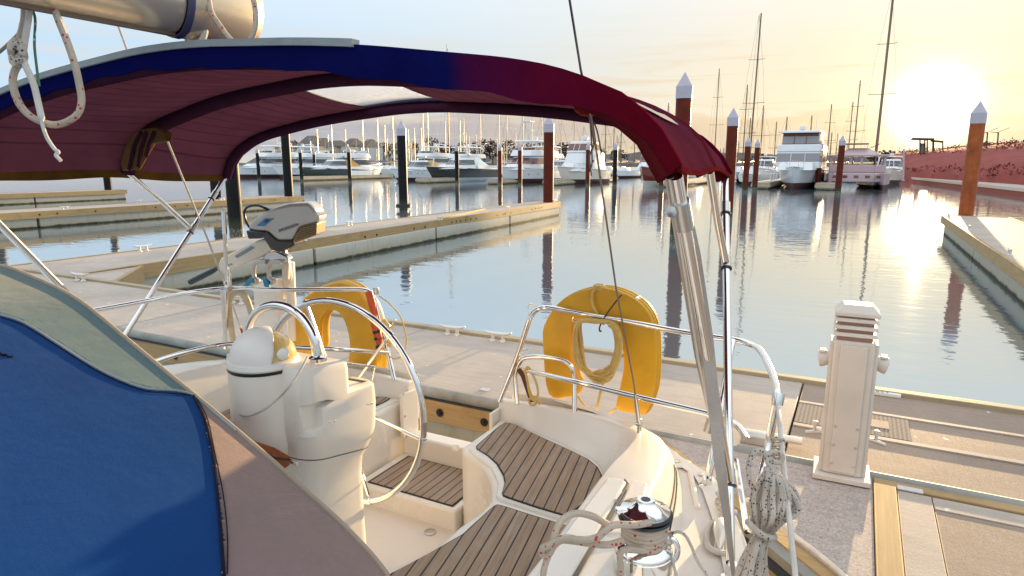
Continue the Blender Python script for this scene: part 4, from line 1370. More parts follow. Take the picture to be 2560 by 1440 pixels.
D = 1.78
rope('reefing_rope', [pd(x, y, D) for x, y in ((118, -25), (132, 12), (150, 60), (170, 110), (188, 165), (198, 210), (204, 250), (196, 282), (172, 302), (140, 312), (108, 306), (76, 290), (52, 265), (38, 235), (32, 205), (36, 180), (46, 160), (50, 140), (46, 120), (52, 90), (60, 55), (62, 30), (60, 5))], .0095, ROPE_RED, 'white rope with red flecks hanging in a big loop below the boom')
rope('halyard_tail', [pd(x, y, D - .02) for x, y in ((74, 10), (72, 40), (66, 80), (60, 120), (58, 148), (70, 178), (84, 210), (94, 250), (104, 295), (107, 315), (118, 345), (136, 372), (146, 380), (140, 388), (152, 402))], [.0085] * 40 + [.005] * 30, ROPE_W, 'grey white rope tail with a frayed end dangling through the loop')
kn = MB()
for ang in range(3):
    kn.tube([pd(44 + 16 * math.cos(R(t)), 132 + 22 * math.sin(R(t)), D - .02 + .012 * math.sin(R(2 * t + 120 * ang))) + Vector((0, 0, .01 * (ang - 1))) for t in range(0, 360, 30)], .009, 8, closed=True)
tag(kn.build('rope_knot', ROPE_BLK, loc=pd(44, 132, D)), 'dark bulky knot tied in the ropes under the boom', 'knot')
rope('green_cord', [pd(x, y, D + .02) for x, y in ((80, 20), (88, 50), (86, 110), (92, 170), (98, 215))], .0035, ROPE_G, 'thin green cord hanging beside the looped rope', 'cord')
rope('dark_line', [pd(x, y, D) for x, y in ((-40, 160), (10, 120), (50, 80), (52, 60))], .005, WIRE, 'dark thin line running off the left edge from the knot', 'line')
rope('sheet_rope', [pd(x, y, 2.14) for x, y in ((508, -20), (513, 30), (512, 80), (500, 108), (480, 112), (468, 100))], .011, ROPE_W, 'white rope wrapped around the boom just before its end fitting')
rope('outhaul_rope', [pd(x, y, 2.10) for x, y in ((520, -15), (528, 30), (548, 62), (570, 92), (592, 108), (615, 108), (632, 90), (640, 55), (638, 20), (630, -15))], .009, ROPE_RED, 'red flecked rope hanging in a U at the boom end')
rope('topping_line', [pd(x, y, 3.2) for x, y in ((292, 55), (305, 90), (322, 137))], .005, ROPE_RED, 'thin pale line running behind the boom down to the bimini', 'line')

# ------------------------------------------------------------------ sprayhood (blue dodger)
DODGE = thing('sprayhood', 'blue canvas sprayhood with pale grey top strip filling the lower left corner', 'sprayhood', (-1.9, .4, 1.2))
PB = [(-.78, 1.02), (-.90, 1.20), (-.99, 1.32), (-1.10, 1.405), (-1.24, 1.49), (-1.40, 1.585), (-1.56, 1.67), (-1.75, 1.755), (-1.95, 1.835), (-2.19, 1.92), (-2.45, 1.965), (-2.70, 1.99), (-3.0, 1.97), (-3.3, 1.88)]
prof = catmull([(x, 0, z) for x, z in PB], 16)


def hood_pt(i, v):
    """v = 0 at the aft edge, 1 well forward"""
    p = prof[i]
    k = i / (len(prof) - 1)
    y = 1.15 - 1.9 * v + 0.02 * math.sin(k * 9)
    grow = 0.34 * (1 - math.exp(-2.2 * v)) * max(0.0, 1 - k * 1.25)
    dz = 0.10 * (1 - math.exp(-2.5 * v)) - .02 * math.sin(math.pi * min(1, v * 2)) * k
    return Vector((p.x + grow, y, p.z + dz * (1 - 0.3 * k)))


def to_px(p):
    d = p - CAM
    x = d.x * _cy + d.y * _sy
    y = -d.x * _sy + d.y * _cy
    f = y * _c - d.z * _s
    up = y * _s + d.z * _c
    return (1280 + F * x / f, 720 - F * up / f) if f > .05 else (-9999, 9999)


def below_curve(curve, x):
    for (x0, y0), (x1, y1) in zip(curve, curve[1:]):
        if x0 <= x <= x1: return y0 + (y1 - y0) * (x - x0) / (x1 - x0)
    return curve[0][1] if x < curve[0][0] else 9999


TRIM = [(-400, 560), (0, 783), (60, 805), (140, 853), (230, 912), (300, 950), (370, 970), (440, 978), (485, 984), (530, 1020), (598, 1068)]
SEAM = [(485, 984), (510, 1045), (530, 1130), (548, 1230), (556, 1330), (560, 1440), (562, 1700)]     # x as a function of y


def zone(p):
    x, y = to_px(p)
    if y < 984 or x < 485: 
        return 'trim' if y < below_curve(TRIM, x) else 'top'
    if x < 597 and y < below_curve(TRIM, x): return 'trim'
    for (x0, y0), (x1, y1) in zip(SEAM, SEAM[1:]):
        if y0 <= y <= y1:
            return 'side' if x > x0 + (x1 - x0) * (y - y0) / (y1 - y0) else 'top'
    return 'top' if x < 562 else 'side'


NV = 190
zones = {'trim': [], 'top': [], 'side': []}
ni = len(prof)
grid = [[hood_pt(i, (j / NV) ** 1.4) for i in range(ni)] for j in range(NV + 1)]
for j in range(NV):
    for i in range(ni - 1):
        c = (grid[j][i] + grid[j + 1][i + 1]) * .5
        zones[zone(c)].append((j, i))
HBLUE = fabric_mat('royal_blue_canvas', (0.010, 0.052, 0.185), sheen=0.1, tint=(.6, .7, .9), wear=0.14, wrinkle=.8)
HTRIM = fabric_mat('pale_grey_green_canvas', (0.105, 0.185, 0.205), sheen=0.3, tint=(1, .85, .65), wear=0.10, wrinkle=.8)
HSIDE = fabric_mat('sunlit_tan_blue_canvas', (0.21, 0.145, 0.16), sheen=1.0, tint=(1, .80, .55), wear=0.2, wrinkle=1.2)  # same blue cloth; low sun glare painted in as tan and sheen
for nm, mm, pn in (('top', HBLUE, 'top_panel'), ('trim', HTRIM, 'aft_strip'), ('side', HSIDE, 'side_panel')):
    used, q = {}, MB()
    fs = []
    for j, i in zones[nm]:
        f = []
        for jj, ii in ((j, i), (j, i + 1), (j + 1, i + 1), (j + 1, i)):
            if (jj, ii) not in used:
                used[(jj, ii)] = len(q.v)
                q.v.append(grid[jj][ii])
            f.append(used[(jj, ii)])
        fs.append(tuple(f))
    q.f = fs
    o = q.build(pn, mm, DODGE, auto=80)
    md = o.modifiers.new('thick', 'SOLIDIFY')
    md.thickness = .003
    md.offset = -1


def on_hood(px, py):
    """where a sight line meets the sprayhood"""
    best = None
    for j in range(0, NV + 1, 1):
        for i in range(0, ni, 1):
            x, y = to_px(grid[j][i])
            e = (x - px) ** 2 + (y - py) ** 2
            if best is None or e < best[0]: best = (e, grid[j][i])
    return best[1] + (CAM - best[1]).normalized() * .006


PIPE_G = fabric_mat('grey_piping', (0.36, 0.40, 0.40), sheen=.3)
PIPE_D = fabric_mat('navy_piping', (0.012, 0.012, 0.03), sheen=.1)
PIPE_C = fabric_mat('cream_piping', (0.42, 0.34, 0.26), sheen=.6, tint=(1, .85, .65))
MB().tube([on_hood(x, y) for x, y in TRIM[1:]], .0038, 6, smooth=3).build('piping', PIPE_G, DODGE)
MB().tube([on_hood(x, y) for x, y in SEAM[:-1]], .0035, 6, smooth=3).build('piping', PIPE_D, DODGE)
MB().tube([on_hood(x + 8, y) for x, y in SEAM[:-1]], .0014, 5, smooth=3).build('stitching', PIPE_D, DODGE)
MB().tube([on_hood(x, y + 7) for x, y in TRIM[1:9]], .0012, 5, smooth=3).build('stitching', PIPE_D, DODGE)
MB().tube([grid[0][i] + Vector((0, .002, .002)) for i in range(ni)], .006, 8).build('edge_binding', PIPE_C, DODGE)
MB().tube([grid[0][i] + Vector((.004, .007, -.004)) for i in range(ni)], .0035, 6).build('edge_zip', PIPE_D, DODGE)
lg = [on_hood(x, y) for x, y in ((-30, 868), (0, 878), (8, 886), (16, 882), (20, 890), (27, 888))]
MB().tube(lg, .0028, 6, smooth=3).build('embroidery', PIPE_D, DODGE)

# ------------------------------------------------------------------ horseshoe lifebuoys on the stern rails
YEL = mat('yellow_vinyl', (0.70, 0.37, 0.010), 0.42, var=0.16, vscale=5, bump=0.25, bscale=14)
YELW = mat('reflective_tape', (0.75, 0.74, 0.7), 0.3)


def horseshoe(px, y, thick, label, tapes):
    pts = [pa(a, b, y) for a, b in px]
    c = sum(pts, Vector()) / len(pts)
    t = thing('horseshoe_buoy', label, 'lifebuoy', c, group='yellow horseshoe lifebuoys')
    sm = catmull(pts, 4, True)
    MB().prism(sm, (0.0, thick, 0)).build('foam_body', YEL, t, bevel=.028, seg=4, auto=60)
    # stitched seam welt round the outside
    MB().tube([p + Vector((0, .03, 0)) for p in sm], .004, 6, closed=True).build('welt', YEL, t)
    MB().tube([p + Vector((0, thick - .03, 0)) for p in sm], .004, 6, closed=True).build('welt', YEL, t)
    for x0, y0, a in tapes:
        q = pa(x0, y0, y)
        MB().obox(q + Vector((0, thick * .5, 0)), .05, thick * .7, .006, (math.cos(R(a)), 0, math.sin(R(a))), (0, 1, 0)).build('reflector', YELW, t)
    return t


U2 = [(1371, 985), (1357, 860), (1360, 815), (1388, 766), (1431, 735), (1486, 721), (1531, 724), (1577, 742), (1617, 776), (1637, 827), (1641, 894), (1637, 973), (1618, 1030), (1605, 1036), (1560, 1030), (1541, 1021), (1541, 1005), (1558, 924), (1555, 869), (1540, 822), (1516, 803), (1478, 798), (1440, 801), (1427, 820), (1427, 876), (1434, 934), (1443, 962), (1438, 988), (1424, 993)]
b2 = horseshoe(U2, 3.02, .10, 'yellow horseshoe lifebuoy with coiled line in the middle, on the port stern rail', [(1594, 756, -42), (1636, 868, -85), (1358, 822, 88)])
U1 = [(728, 905), (720, 860), (722, 812), (738, 770), (770, 735), (815, 711), (856, 706), (894, 726), (922, 762), (938, 815), (945, 888), (938, 940), (905, 944), (868, 936), (868, 900), (872, 868), (867, 830), (855, 797), (838, 779), (815, 779), (800, 797), (796, 830), (797, 865), (786, 900), (755, 915)]
b1 = horseshoe(U1, 3.02, .11, 'yellow horseshoe lifebuoy behind the steering wheel on the starboard stern rail', [(907, 742, -40)])
MB().tube([pa(x, y, 3.0) for x, y in ((1488, 722), (1480, 735), (1481, 760), (1493, 785), (1510, 812))], .006, 8, smooth=4).build('tie', ROPE_Y, b2)
kq = MB()
for i in range(3):
    kq.tube([pa(1498 + 14 * math.cos(R(a)), 720 + 5 * math.sin(R(a)) - i * 2, 3.02 + .03 * math.sin(R(a + 100 * i))) for a in range(0, 360, 40)], .006, 6, closed=True)
kq.build('knot', ROPE_Y, b2)
MB().tube([pa(x, y, 2.98) for x, y in ((1555, 735), (1535, 760), (1512, 792), (1500, 815), (1499, 828), (1505, 826))], .004, 6, smooth=4).build('shock_cord', mat('brown_cord', (.12, .04, .03), .6), b2)
random.seed(11)
cl = MB()
for k in range(15):
    j = lambda s: random.uniform(-s, s)
    w = k / 14.0
    p = [(1440 + j(6) + 14 * w, 806 + j(3)), (1434 + 20 * w + j(3), 860), (1440 + 22 * w + j(3), 905 + j(5)), (1462 + 10 * w + j(4), 935 - 6 * w + j(10)), (1495 + j(4), 952 - 16 * w + j(12)), (1525 + j(4), 945 - 30 * w + j(12)), (1545 - 14 * w + j(4), 905 + j(8)), (1553 - 12 * w + j(3), 855), (1535 + j(5) - 10 * w, 810 + j(3)), (1490, 803 + j(4))]
    yy = 2.955 + .04 * w + j(.012)
    cl.tube([pa(a, b, yy) for a, b in p], .0065, 6, closed=True, smooth=4)
cl_o = cl.build('line_coil', ROPE_Y, loc=pa(1495, 880, 2.96))
tag(cl_o, 'coil of cream floating line hung inside the port lifebuoy', 'rope')
rope('tether', [pa(x, y, 2.99) for x, y in ((1440, 985), (1462, 1015), (1480, 1035), (1505, 1042), (1540, 1022))], .006, ROPE_Y, 'slack pale line under the port lifebuoy legs')
rope('hanging_line', [pa(x, y, 2.98) for x, y in ((1512, 940), (1500, 985), (1488, 1040))], .007, ROPE_Y, 'short cream line hanging straight from the coil inside the lifebuoy')
for px in ((1434, 792), (1524, 806)):
    MB().tube([pa(px[0], px[1], 2.93), pa(px[0] - 3, px[1] + 8, 2.93), pa(px[0] + 2, px[1] + 14, 2.94)], .004, 6).build('rail_clip', CHROME, YACHT)
# small rope lashed on the mid rail, dark strap beside it
rope('rail_lashing', [pa(x, y, 2.9) for x, y in ((1310, 925), (1318, 945), (1322, 975), (1332, 1000), (1345, 985), (1340, 955), (1328, 930), (1322, 918), (1314, 925), (1318, 950), (1328, 985), (1342, 1005), (1330, 1012), (1322, 1000), (1338, 992), (1350, 1012))], .0065, ROPE_Y, 'cream rope lashed in a bunch on the port mid rail')
st_ = MB().ribbon([pa(x, y, 2.91) for x, y in ((1296, 922), (1308, 940), (1320, 975), (1330, 1005))], .028, .004, wdir=(1, 0, 0))
tag(st_.build('rail_strap', mat('brown_strap', (.10, .035, .025), .6), loc=pa(1310, 950, 2.9)), 'dark brown strap tied beside the rope on the port mid rail', 'strap')

# man-overboard light on the starboard rail
ORG = mat('orange_plastic', (0.62, 0.09, 0.02), 0.4)
mob = thing('rescue_light', 'orange and black rescue light with cord clipped on the starboard stern rail', 'rescue light', pa(950, 800, 2.92))
ax = (pa(925, 730, 2.92) - pa(962, 860, 2.92)).normalized()
MB().tube([pa(922, 728, 2.92), pa(930, 760, 2.92), pa(936, 790, 2.92)], [.022, .024, .015], 12).build('flag_sleeve', ORG, mob)
MB().tube([pa(930, 790, 2.9), pa(938, 815, 2.9), pa(946, 845, 2.9), pa(950, 868, 2.9)], [.02, .024, .024, .016], 12).build('housing', ORG, mob)
for yq in (826, 842, 862):
    MB().tube([pa(941 + (yq - 826) * .2, yq, 2.9), pa(943 + (yq - 826) * .2, yq + 7, 2.9)], .0255, 12).build('band', BLACK, mob)
MB().tube([pa(958, 800, 2.9), pa(968, 815, 2.9), pa(972, 845, 2.9), pa(974, 866, 2.9)], [.016, .02, .02, .014], 12).build('lens', AMBER, mob)
MB().lathe([(.016, -.02), (.02, 0), (.016, .02)], pa(940, 727, 2.92), (0, 0, 1), 12).build('bracket', STEEL, mob)
rope('lanyard', [pa(x, y, 2.9) for x, y in ((948, 740), (975, 760), (1000, 790), (1012, 825), (1016, 855), (1008, 885), (990, 897), (972, 890))], .004, ROPE_Y, 'thin pale lanyard looping out from the rescue light', 'cord')

# ------------------------------------------------------------------ outboard motor on its rail board
SILV = mat('silver_cowl', (0.50, 0.47, 0.43), 0.32, 0.25, var=0.05, coat=.3)
SILV2 = mat('warm_white_leg', (0.68, 0.61, 0.50), 0.35, var=0.06)
DKBR = mat('dark_brown_cowl', (0.045, 0.03, 0.024), 0.4)
OCHRE = mat('sunlit_ochre_grille', (0.32, 0.20, 0.05), 0.4)  # yellow sunlight on the slats painted into the grille colour
BLUEP = mat('blue_clamp', (0.02, 0.22, 0.42), 0.35)
SCREEN = mat('blue_display', (0.05, 0.22, 0.48), 0.2)
YM = 2.78
brd = MB().prism([pa(x, y, 2.93) for x, y in ((632, 704), (664, 700), (695, 698), (697, 856), (640, 858))], (0, .045, 0)).build('motor_board', WHITEP, YACHT, bevel=.006)
MB().tube([pa(724, 655, 3.02), pa(728, 760, 3.02), pa(732, 850, 3.02)], .032, 16).build('rail_fender_tube', WHITEP, YACHT)
mot = thing('outboard_motor', 'silver electric outboard motor with dark belly and black tiller grip on a white board', 'outboard motor', pa(700, 600, YM))
pm = lambda pts, y=YM: [pa(a, b, y) for a, b in pts]


def slab(pts, y, th, name, m, bv=.012, par=None, seg=3):
    return MB().prism(pm(pts, y), (-.42 * th, .8 * th, .0)).build(name, m, par or mot, bevel=bv, seg=seg, auto=50)


slab([(617, 572), (627, 553), (660, 530), (693, 516), (723, 508), (767, 506), (778, 513), (797, 541), (799, 551), (791, 559), (748, 568), (731, 602), (693, 603), (686, 597), (667, 579), (640, 578)], YM - .005, .19, 'cowl', SILV, .025, seg=4)
slab([(614, 576), (662, 580), (668, 588), (650, 597), (620, 598)], YM - .012, .17, 'pivot_block', BLACK, .01)
slab([(652, 586), (667, 577), (688, 595), (696, 601), (733, 601), (737, 612), (722, 622), (695, 631), (676, 625)], YM - .012, .20, 'belly', DKBR, .015)
gr = slab([(752, 567), (792, 557), (790, 588), (735, 609), (731, 603)], YM - .014, .205, 'grille', OCHRE, .008)
for i in range(6):
    f = i / 6 + .08
    MB().tube([pa(752 - 18 * f, 567 + 38 * f, YM - .018), pa(792 - 1 * f, 557 + 30 * f, YM - .018)], .0022, 6).build('grille_slat', DKBR, gr)
slab([(551, 646), (605, 618), (658, 596), (683, 616), (678, 626), (650, 645), (606, 664), (557, 684), (542, 672)], YM + .02, .11, 'tiller_arm', SILV2, .014, seg=4)
MB().prism(pm([(586, 640), (606, 628), (628, 615), (636, 620), (612, 634), (592, 645)], YM + .017), (.0, .006, 0)).build('arm_display', mat('arm_panel', (.2, .24, .25), .2), mot)
MB().tube([pa(542, 671, YM + .07), pa(530, 678, YM + .07), pa(500, 693, YM + .07), pa(476, 705, YM + .07)], [.014, .019, .021, .020], 14).build('tiller_grip', BLACK, mot)
# displays lie on the sloping top of the cowl
MB().prism(pm([(640, 565), (662, 546), (684, 546), (660, 565)], YM - .010), (0, .006, 0)).build('display', SCREEN, mot)
MB().prism(pm([(658, 556), (666, 549), (675, 549), (667, 556)], YM - .0125), (0, .003, 0)).build('display_glyph', BLACK, mot)
MB().tube([pa(x, y, YM + .03) for x, y in ((631, 577), (617, 558), (611, 535), (615, 521), (627, 515), (645, 514), (662, 520), (672, 527))], .0075, 10, smooth=5).build('power_cable', BLACK, mot)
MB().tube([pa(662, 520, YM + .03), pa(675, 528, YM + .03), pa(684, 534, YM + .03)], [.010, .014, .010], 10).build('cable_plug', BLACK, mot)
text_part('EPROPULSION', 'lettering', mat('grey_lettering', (0.12, 0.13, 0.15), .4), mot, pa(697, 581, YM - .0085), pa(781, 552, YM) - pa(697, 581, YM), pa(693, 560, YM) - pa(697, 581, YM), .0245, spacing=1.08, extr=.0006, bold=.0005)
text_part('SPIRIT 1.0', 'lettering', mat('dark_lettering', (0.1, 0.09, 0.08), .4), mot, pa(566, 668, YM + .0165), pa(600, 653, YM) - pa(566, 668, YM), pa(562, 655, YM) - pa(566, 668, YM), .0145, extr=.0006)
# clamp bracket on the board with its two blue levers
slab([(668, 628), (690, 630), (715, 640), (722, 650), (712, 656), (690, 652), (672, 660), (660, 668), (652, 650)], YM + .03, .10, 'swivel', STEEL, .01)
for x0 in (640, 678):
    MB().tube(pm([(x0 + 26, 655), (x0 + 8, 654), (x0 - 4, 662), (x0 - 5, 690), (x0 + 4, 703)], YM + .02), .014, 10, smooth=4).build('clamp_arm', SILV, mot)
    MB().lathe([(.022, 0), (.022, .03), (.012, .035), (0, .036)], pa(x0 + 4, 702, YM + .06), (0.3, -1, 0), 16).build('clamp_screw', STEEL, mot)
for a, b in (((628, 694), (608, 724)), ((658, 694), (669, 727))):
    MB().prism(pm([(a[0] - 4, a[1]), (a[0] + 6, a[1] + 2), (b[0] + 5, b[1] - 2), (b[0] - 2, b[1] + 2), (b[0] - 6, b[1] - 3)], YM), (0, .014, 0)).build('clamp_lever', BLUEP, mot, bevel=.003)
slab([(700, 625), (712, 625), (722, 660), (720, 700), (706, 706)], YM + .1, .05, 'leg_bracket', SILV2, .008)
MB().tube([pa(712, 640, YM + .18), pa(720, 690, YM + .2), pa(705, 740, YM + .25)], .03, 12).build('drive_leg', SILV2, mot)

# antenna mast on the starboard quarter and a pale hose loop beside it
am = thing('antenna_pole', 'white pole with steel fittings standing on the starboard stern rail', 'pole', pz(566, 722, RZ))
yp = pz(566, 722, RZ).y
MB().tube([pa(567, 705, yp), pa(559, 520, yp)], .0115, 10).build('shaft', WHITEP, am)
MB().tube([pa(562, 585, yp), pa(559, 525, yp)], .0145, 10).build('sleeve', CHROME, am)
MB().tube([pa(574, 715, yp - .02), pa(572, 690, yp - .02), pa(571, 672, yp - .02)], [.013, .016, .009], 12).build('fitting', CHROME, am)
MB().lathe([(.02, -.015), (.022, 0), (.02, .015)], pa(571, 720, yp - .02), (1, 0, 0), 12).build('clamp', STEEL, am)
MB().tube([pa(x, y, yp - .1) for x, y in ((556, 730), (560, 800), (565, 862))], .012, 10).build('lower_tube', WHITEP, am)
HOSE = mat('cream_hose', (.66, .54, .36), .6, var=.2, vscale=12)
tag(MB().tube([pa(x, y, yp + .05) for x, y in ((586, 870), (578, 820), (572, 765), (578, 738), (598, 732), (615, 745), (626, 775), (634, 805))], .019, 10, smooth=5).build('fender_hose', HOSE, loc=pa(600, 740, yp + .05)), 'cream padded hose bent in an arch beside the pole at the starboard rail', 'hose')

# ------------------------------------------------------------------ winch, ropes and fittings to port
wc = pz(1607, 1420, 1.285)
wz = wc.z
win = thing('sheet_winch', 'chrome self-tailing winch with rope turns on the port coaming', 'winch', wc)
MB().lathe([(.0, 0), (.076, 0), (.077, .004), (.077, .052), (.075, .054), (.0765, .056), (.0765, .060), (.073, .066), (.052, .078), (.046, .082)], wc, n=40).build('base', CHROME, win)
MB().lathe([(.046, .078), (.042, .09), (.040, .112), (.043, .135), (.054, .143)], wc, n=36).build('drum', CHROME, win)
MB().lathe([(.050, .140), (.064, .144), (.070, .148), (.066, .153), (.055, .154), (.055, .158), (.067, .159), (.072, .163), (.069, .168), (.05, .170)], wc, n=48).build('tailer_jaw', BLACK, win)
cap = MB().lathe([(.066, .166), (.065, .171), (.050, .176), (.036, .183), (.026, .192), (.0235, .194), (.022, .200), (.013, .200)], wc, n=40).build('cap', CHROME, win)
MB().lathe([(.0135, .2002), (.012, .2005), (.0, .186)], wc, n=8).build('handle_socket', BLACK, cap)
fa = (pz(1540, 1290, 1.44) - wc); fa.z = 0; fa.normalize()
MB().obox(wc + fa * .055 + Vector((0, 0, .170)), .05, .03, .012, fa, (-fa.y, fa.x, 0)).build('feeder_arm', CHROME, win, bevel=.004)
turns = []
for i in range(0, 4 * 24 + 8):
    a = R(-60 + i * 15)
    turns.append(wc + Vector((math.cos(a) * .053, math.sin(a) * .053, .084 + i / (4 * 24) * .050)))
RP = wc
rope('winch_rope', [pd(1548, 1470, 1.66), pd(1552, 1420, 1.655), pd(1556, 1376, 1.65)] + turns[::2] + [pd(1590, 1312, 1.60), pd(1540, 1312, 1.59), pd(1512, 1328, 1.585), pd(1490, 1345, 1.58), pd(1450, 1350, 1.58), pd(1420, 1345, 1.57), pd(1395, 1350, 1.57), pd(1375, 1362, 1.57), pd(1355, 1372, 1.58), pd(1358, 1388, 1.59), pd(1372, 1385, 1.585), pd(1380, 1370, 1.58), pd(1384, 1345, 1.58), pd(1396, 1312, 1.60), pd(1415, 1292, 1.61), pd(1445, 1283, 1.62), pd(1485, 1292, 1.62), pd(1520, 1312, 1.62)], .0088, ROPE_RED, 'red flecked rope wound on the winch with a loose loop on the coaming', smooth=4)
rope('rope_tail', [pd(x, y, 1.60) for x, y in ((1560, 1350), (1520, 1362), (1470, 1358), (1430, 1352), (1400, 1352), (1378, 1375), (1362, 1415), (1357, 1450))], .0088, ROPE_RED, 'red flecked rope tail running forward from the winch over the coaming edge')
# cam eye with a thin line just outboard of the winch
eye = thing('fairlead_eye', 'small steel eye beside the winch with a thin line through it', 'fairlead', pd(1678, 1370, 1.72))
MB().tube([pd(1678 + 16 * math.cos(R(a)), 1375 + 28 * math.sin(R(a)), 1.72) for a in range(0, 360, 20)], .008, 10, closed=True).build('ring', CHROME, eye)
MB().lathe([(.02, -.012), (.022, 0), (.016, .012)], pd(1668, 1345, 1.72), (1, 0, .4), 14).build('block', STEEL, eye)
rope('thin_line', [pd(x, y, 1.73) for x, y in ((1660, 1345), (1690, 1330), (1712, 1338), (1728, 1365), (1742, 1400), (1768, 1440), (1790, 1475))], .0042, ROPE_BLK, 'thin flecked line curving from the steel eye across the side deck', 'line')
rope('thin_line', [pd(x, y, 1.70) for x, y in ((1680, 1395), (1686, 1420), (1696, 1460))], .0042, ROPE_BLK, 'short thin line dropping below the steel eye', 'line')
# folding cleat: a leaf shaped horn with mooring line round it
fcp = pz(1800, 1345, 1.11)
fcl = thing('mooring_cleat', 'white leaf shaped mooring cleat on the port side deck', 'cleat', fcp)
ax_ = (pz(1806, 1265, 1.11) - pz(1798, 1395, 1.11)).normalized()
sd_ = Vector((ax_.y, -ax_.x, 0))
rings = []
for i in range(13):
    f = i / 12
    wq = math.sin(math.pi * min(1, f * .96 + .02)) ** .7
    c = fcp + ax_ * (f - .5) * .19 + Vector((0, 0, .012 + .028 * wq))
    rings.append([c + sd_ * math.cos(R(a)) * .024 * wq + Vector((0, 0, math.sin(R(a)) * .020 * wq)) for a in range(0, 360, 30)])
MB().loft(rings).build('horn', ALLOY, fcl)
MB().obox(fcp + Vector((0, 0, .006)), .035, .20, .012, sd_, ax_).build('base', ALLOY, fcl, bevel=.004)
rope('dock_line', [fcp + sd_ * .035 + ax_ * .11 + Vector((0, 0, .03)), fcp - sd_ * .03 + ax_ * .06 + Vector((0, 0, .012)), fcp - sd_ * .042 - ax_ * .02 + Vector((0, 0, .012)), fcp - sd_ * .03 - ax_ * .09 + Vector((0, 0, .012)), fcp + sd_ * .02 - ax_ * .105 + Vector((0, 0, .012)), fcp + sd_ * .035 - ax_ * .04 + Vector((0, 0, .015)), fcp + sd_ * .036 + ax_ * .05 + Vector((0, 0, .018)), fcp + sd_ * .03 + ax_ * .12 + Vector((0, 0, .03)), fcp + sd_ * .0 + ax_ * .135 + Vector((0, 0, .03)), fcp + sd_ * .05 + ax_ * .15 + Vector((0, 0, .02))], .010, ROPE_W, 'dock line turned round the white leaf shaped cleat')
hr = MB()
for i in range(3):
    hr.tube([pz(1808, 1258, 1.14) + Vector((math.cos(R(a)) * .024, math.sin(R(a)) * .02, .012 * i + .012 * math.sin(R(a + 120 * i)))) for a in range(0, 360, 40)], .008, 6, closed=True)
tag(hr.build('rope_whipping', ROPE_W, loc=pz(1808, 1258, 1.14)), 'small wound bunch of rope beside the bimini post foot', 'rope')

# lifeline with rope cover, and the big hanging coil
ll0 = pz(1944, 1008, 1.575)
tag(MB().tube([ll0, pd(1950, 1060, 1.98), pd(1956, 1130, 1.90), pd(1966, 1230, 1.82), pd(1978, 1340, 1.74), pd(1992, 1470, 1.66)], .0075, 8, smooth=4).build('lifeline', ROPE_W, loc=ll0), 'white braided lifeline running down from the port rail corner to the bottom edge', 'lifeline')
MB().lathe([(.018, -.02), (.02, 0), (.018, .02)], ll0 + Vector((0, 0, .015)), (0, .3, 1), 14).build('rail_end_fitting', CHROME, YACHT)
random.seed(5)
coil = MB()
DC = 1.84
top_ = [(1918, 1172), (1926, 1168), (1934, 1170), (1942, 1174)]
for k in range(13):
    f = k / 12
    x1 = 1878 + 112 * f
    j = random.uniform
    dd = DC + .05 * math.sin(math.pi * f) * -1 + j(-.012, .012)
    tp = top_[k % 4]
    coil.tube([pd(tp[0] + j(-3, 3), tp[1] + j(-2, 2), DC), pd(x1 * .55 + 1928 * .45, 1198 + j(-5, 5), dd), pd(x1 + j(-4, 4), 1245 + j(-8, 8), dd), pd(x1 * .75 + 1908 * .25 + j(-4, 4), 1292 + j(-6, 6), dd), pd(1890 + 40 * f, 1330, DC), pd(1872 + 44 * f + j(-3, 3), 1365, dd), pd(1850 + 64 * f + j(-5, 5), 1410, dd), pd(1832 + 84 * f + j(-6, 6), 1465, dd), pd(1820 + 95 * f, 1530, dd)], .0080, 7, smooth=5)
coil.tube([pd(1870, 1305, DC - .04), pd(1890, 1325, DC - .055), pd(1915, 1342, DC - .055), pd(1935, 1345, DC - .04), pd(1930, 1335, DC + .03), pd(1890, 1312, DC + .04), pd(1870, 1305, DC - .04)], .009, 8, smooth=5)
tag(coil.build('rope_hank', ROPE_BLK, loc=pd(1920, 1260, DC)), 'large hank of black flecked white rope hanging from the port lifeline', 'rope')
rope('hank_loop', [pd(x, y, DC - .03) for x, y in ((1958, 1210), (1975, 1228), (1992, 1255), (1996, 1275), (1985, 1290), (1965, 1295), (1952, 1288))], .008, ROPE_BLK, 'loose side loop of the hanging rope hank')
rope('hank_tie', [pd(x, y, DC) for x, y in ((1928, 1172), (1918, 1150), (1922, 1135), (1940, 1130), (1954, 1140), (1950, 1155), (1930, 1152), (1920, 1140), (1905, 1128), (1885, 1132), (1872, 1160), (1874, 1200), (1884, 1225), (1878, 1245))], .008, ROPE_BLK, 'black flecked rope knotted on the lifeline above the hank')
lw = MB()
for yq in (1102, 1118, 1140):
    lw.tube([pd(1945 + 14 * math.cos(R(a)), yq + 6 * math.sin(R(a)), 1.93 + .02 * math.sin(R(a))) for a in range(0, 360, 40)], .006, 6, closed=True)
tag(lw.build('lifeline_lashing', ROPE_BLK, loc=pd(1945, 1118, 1.93)), 'round turns of flecked rope on the lifeline just above the hank', 'rope')
rope('spring_line', [pz(1868, 1250, .80), pz(1900, 1262, .70), pz(1940, 1292, .65), pz(1985, 1338, .635), pz(2040, 1380, .635), pz(2110, 1440, .635), pz(2160, 1500, .635)], .012, ROPE_W, 'thick white mooring rope lying along the edge of the berth finger')
rope('rail_tube', [pz(1840, 1150, 1.2), pz(1850, 1210, 1.15), pz(1868, 1330, 1.1)], .011, CHROME, 'short steel side tube at the port gate beside the bimini post', 'rail', smooth=0)
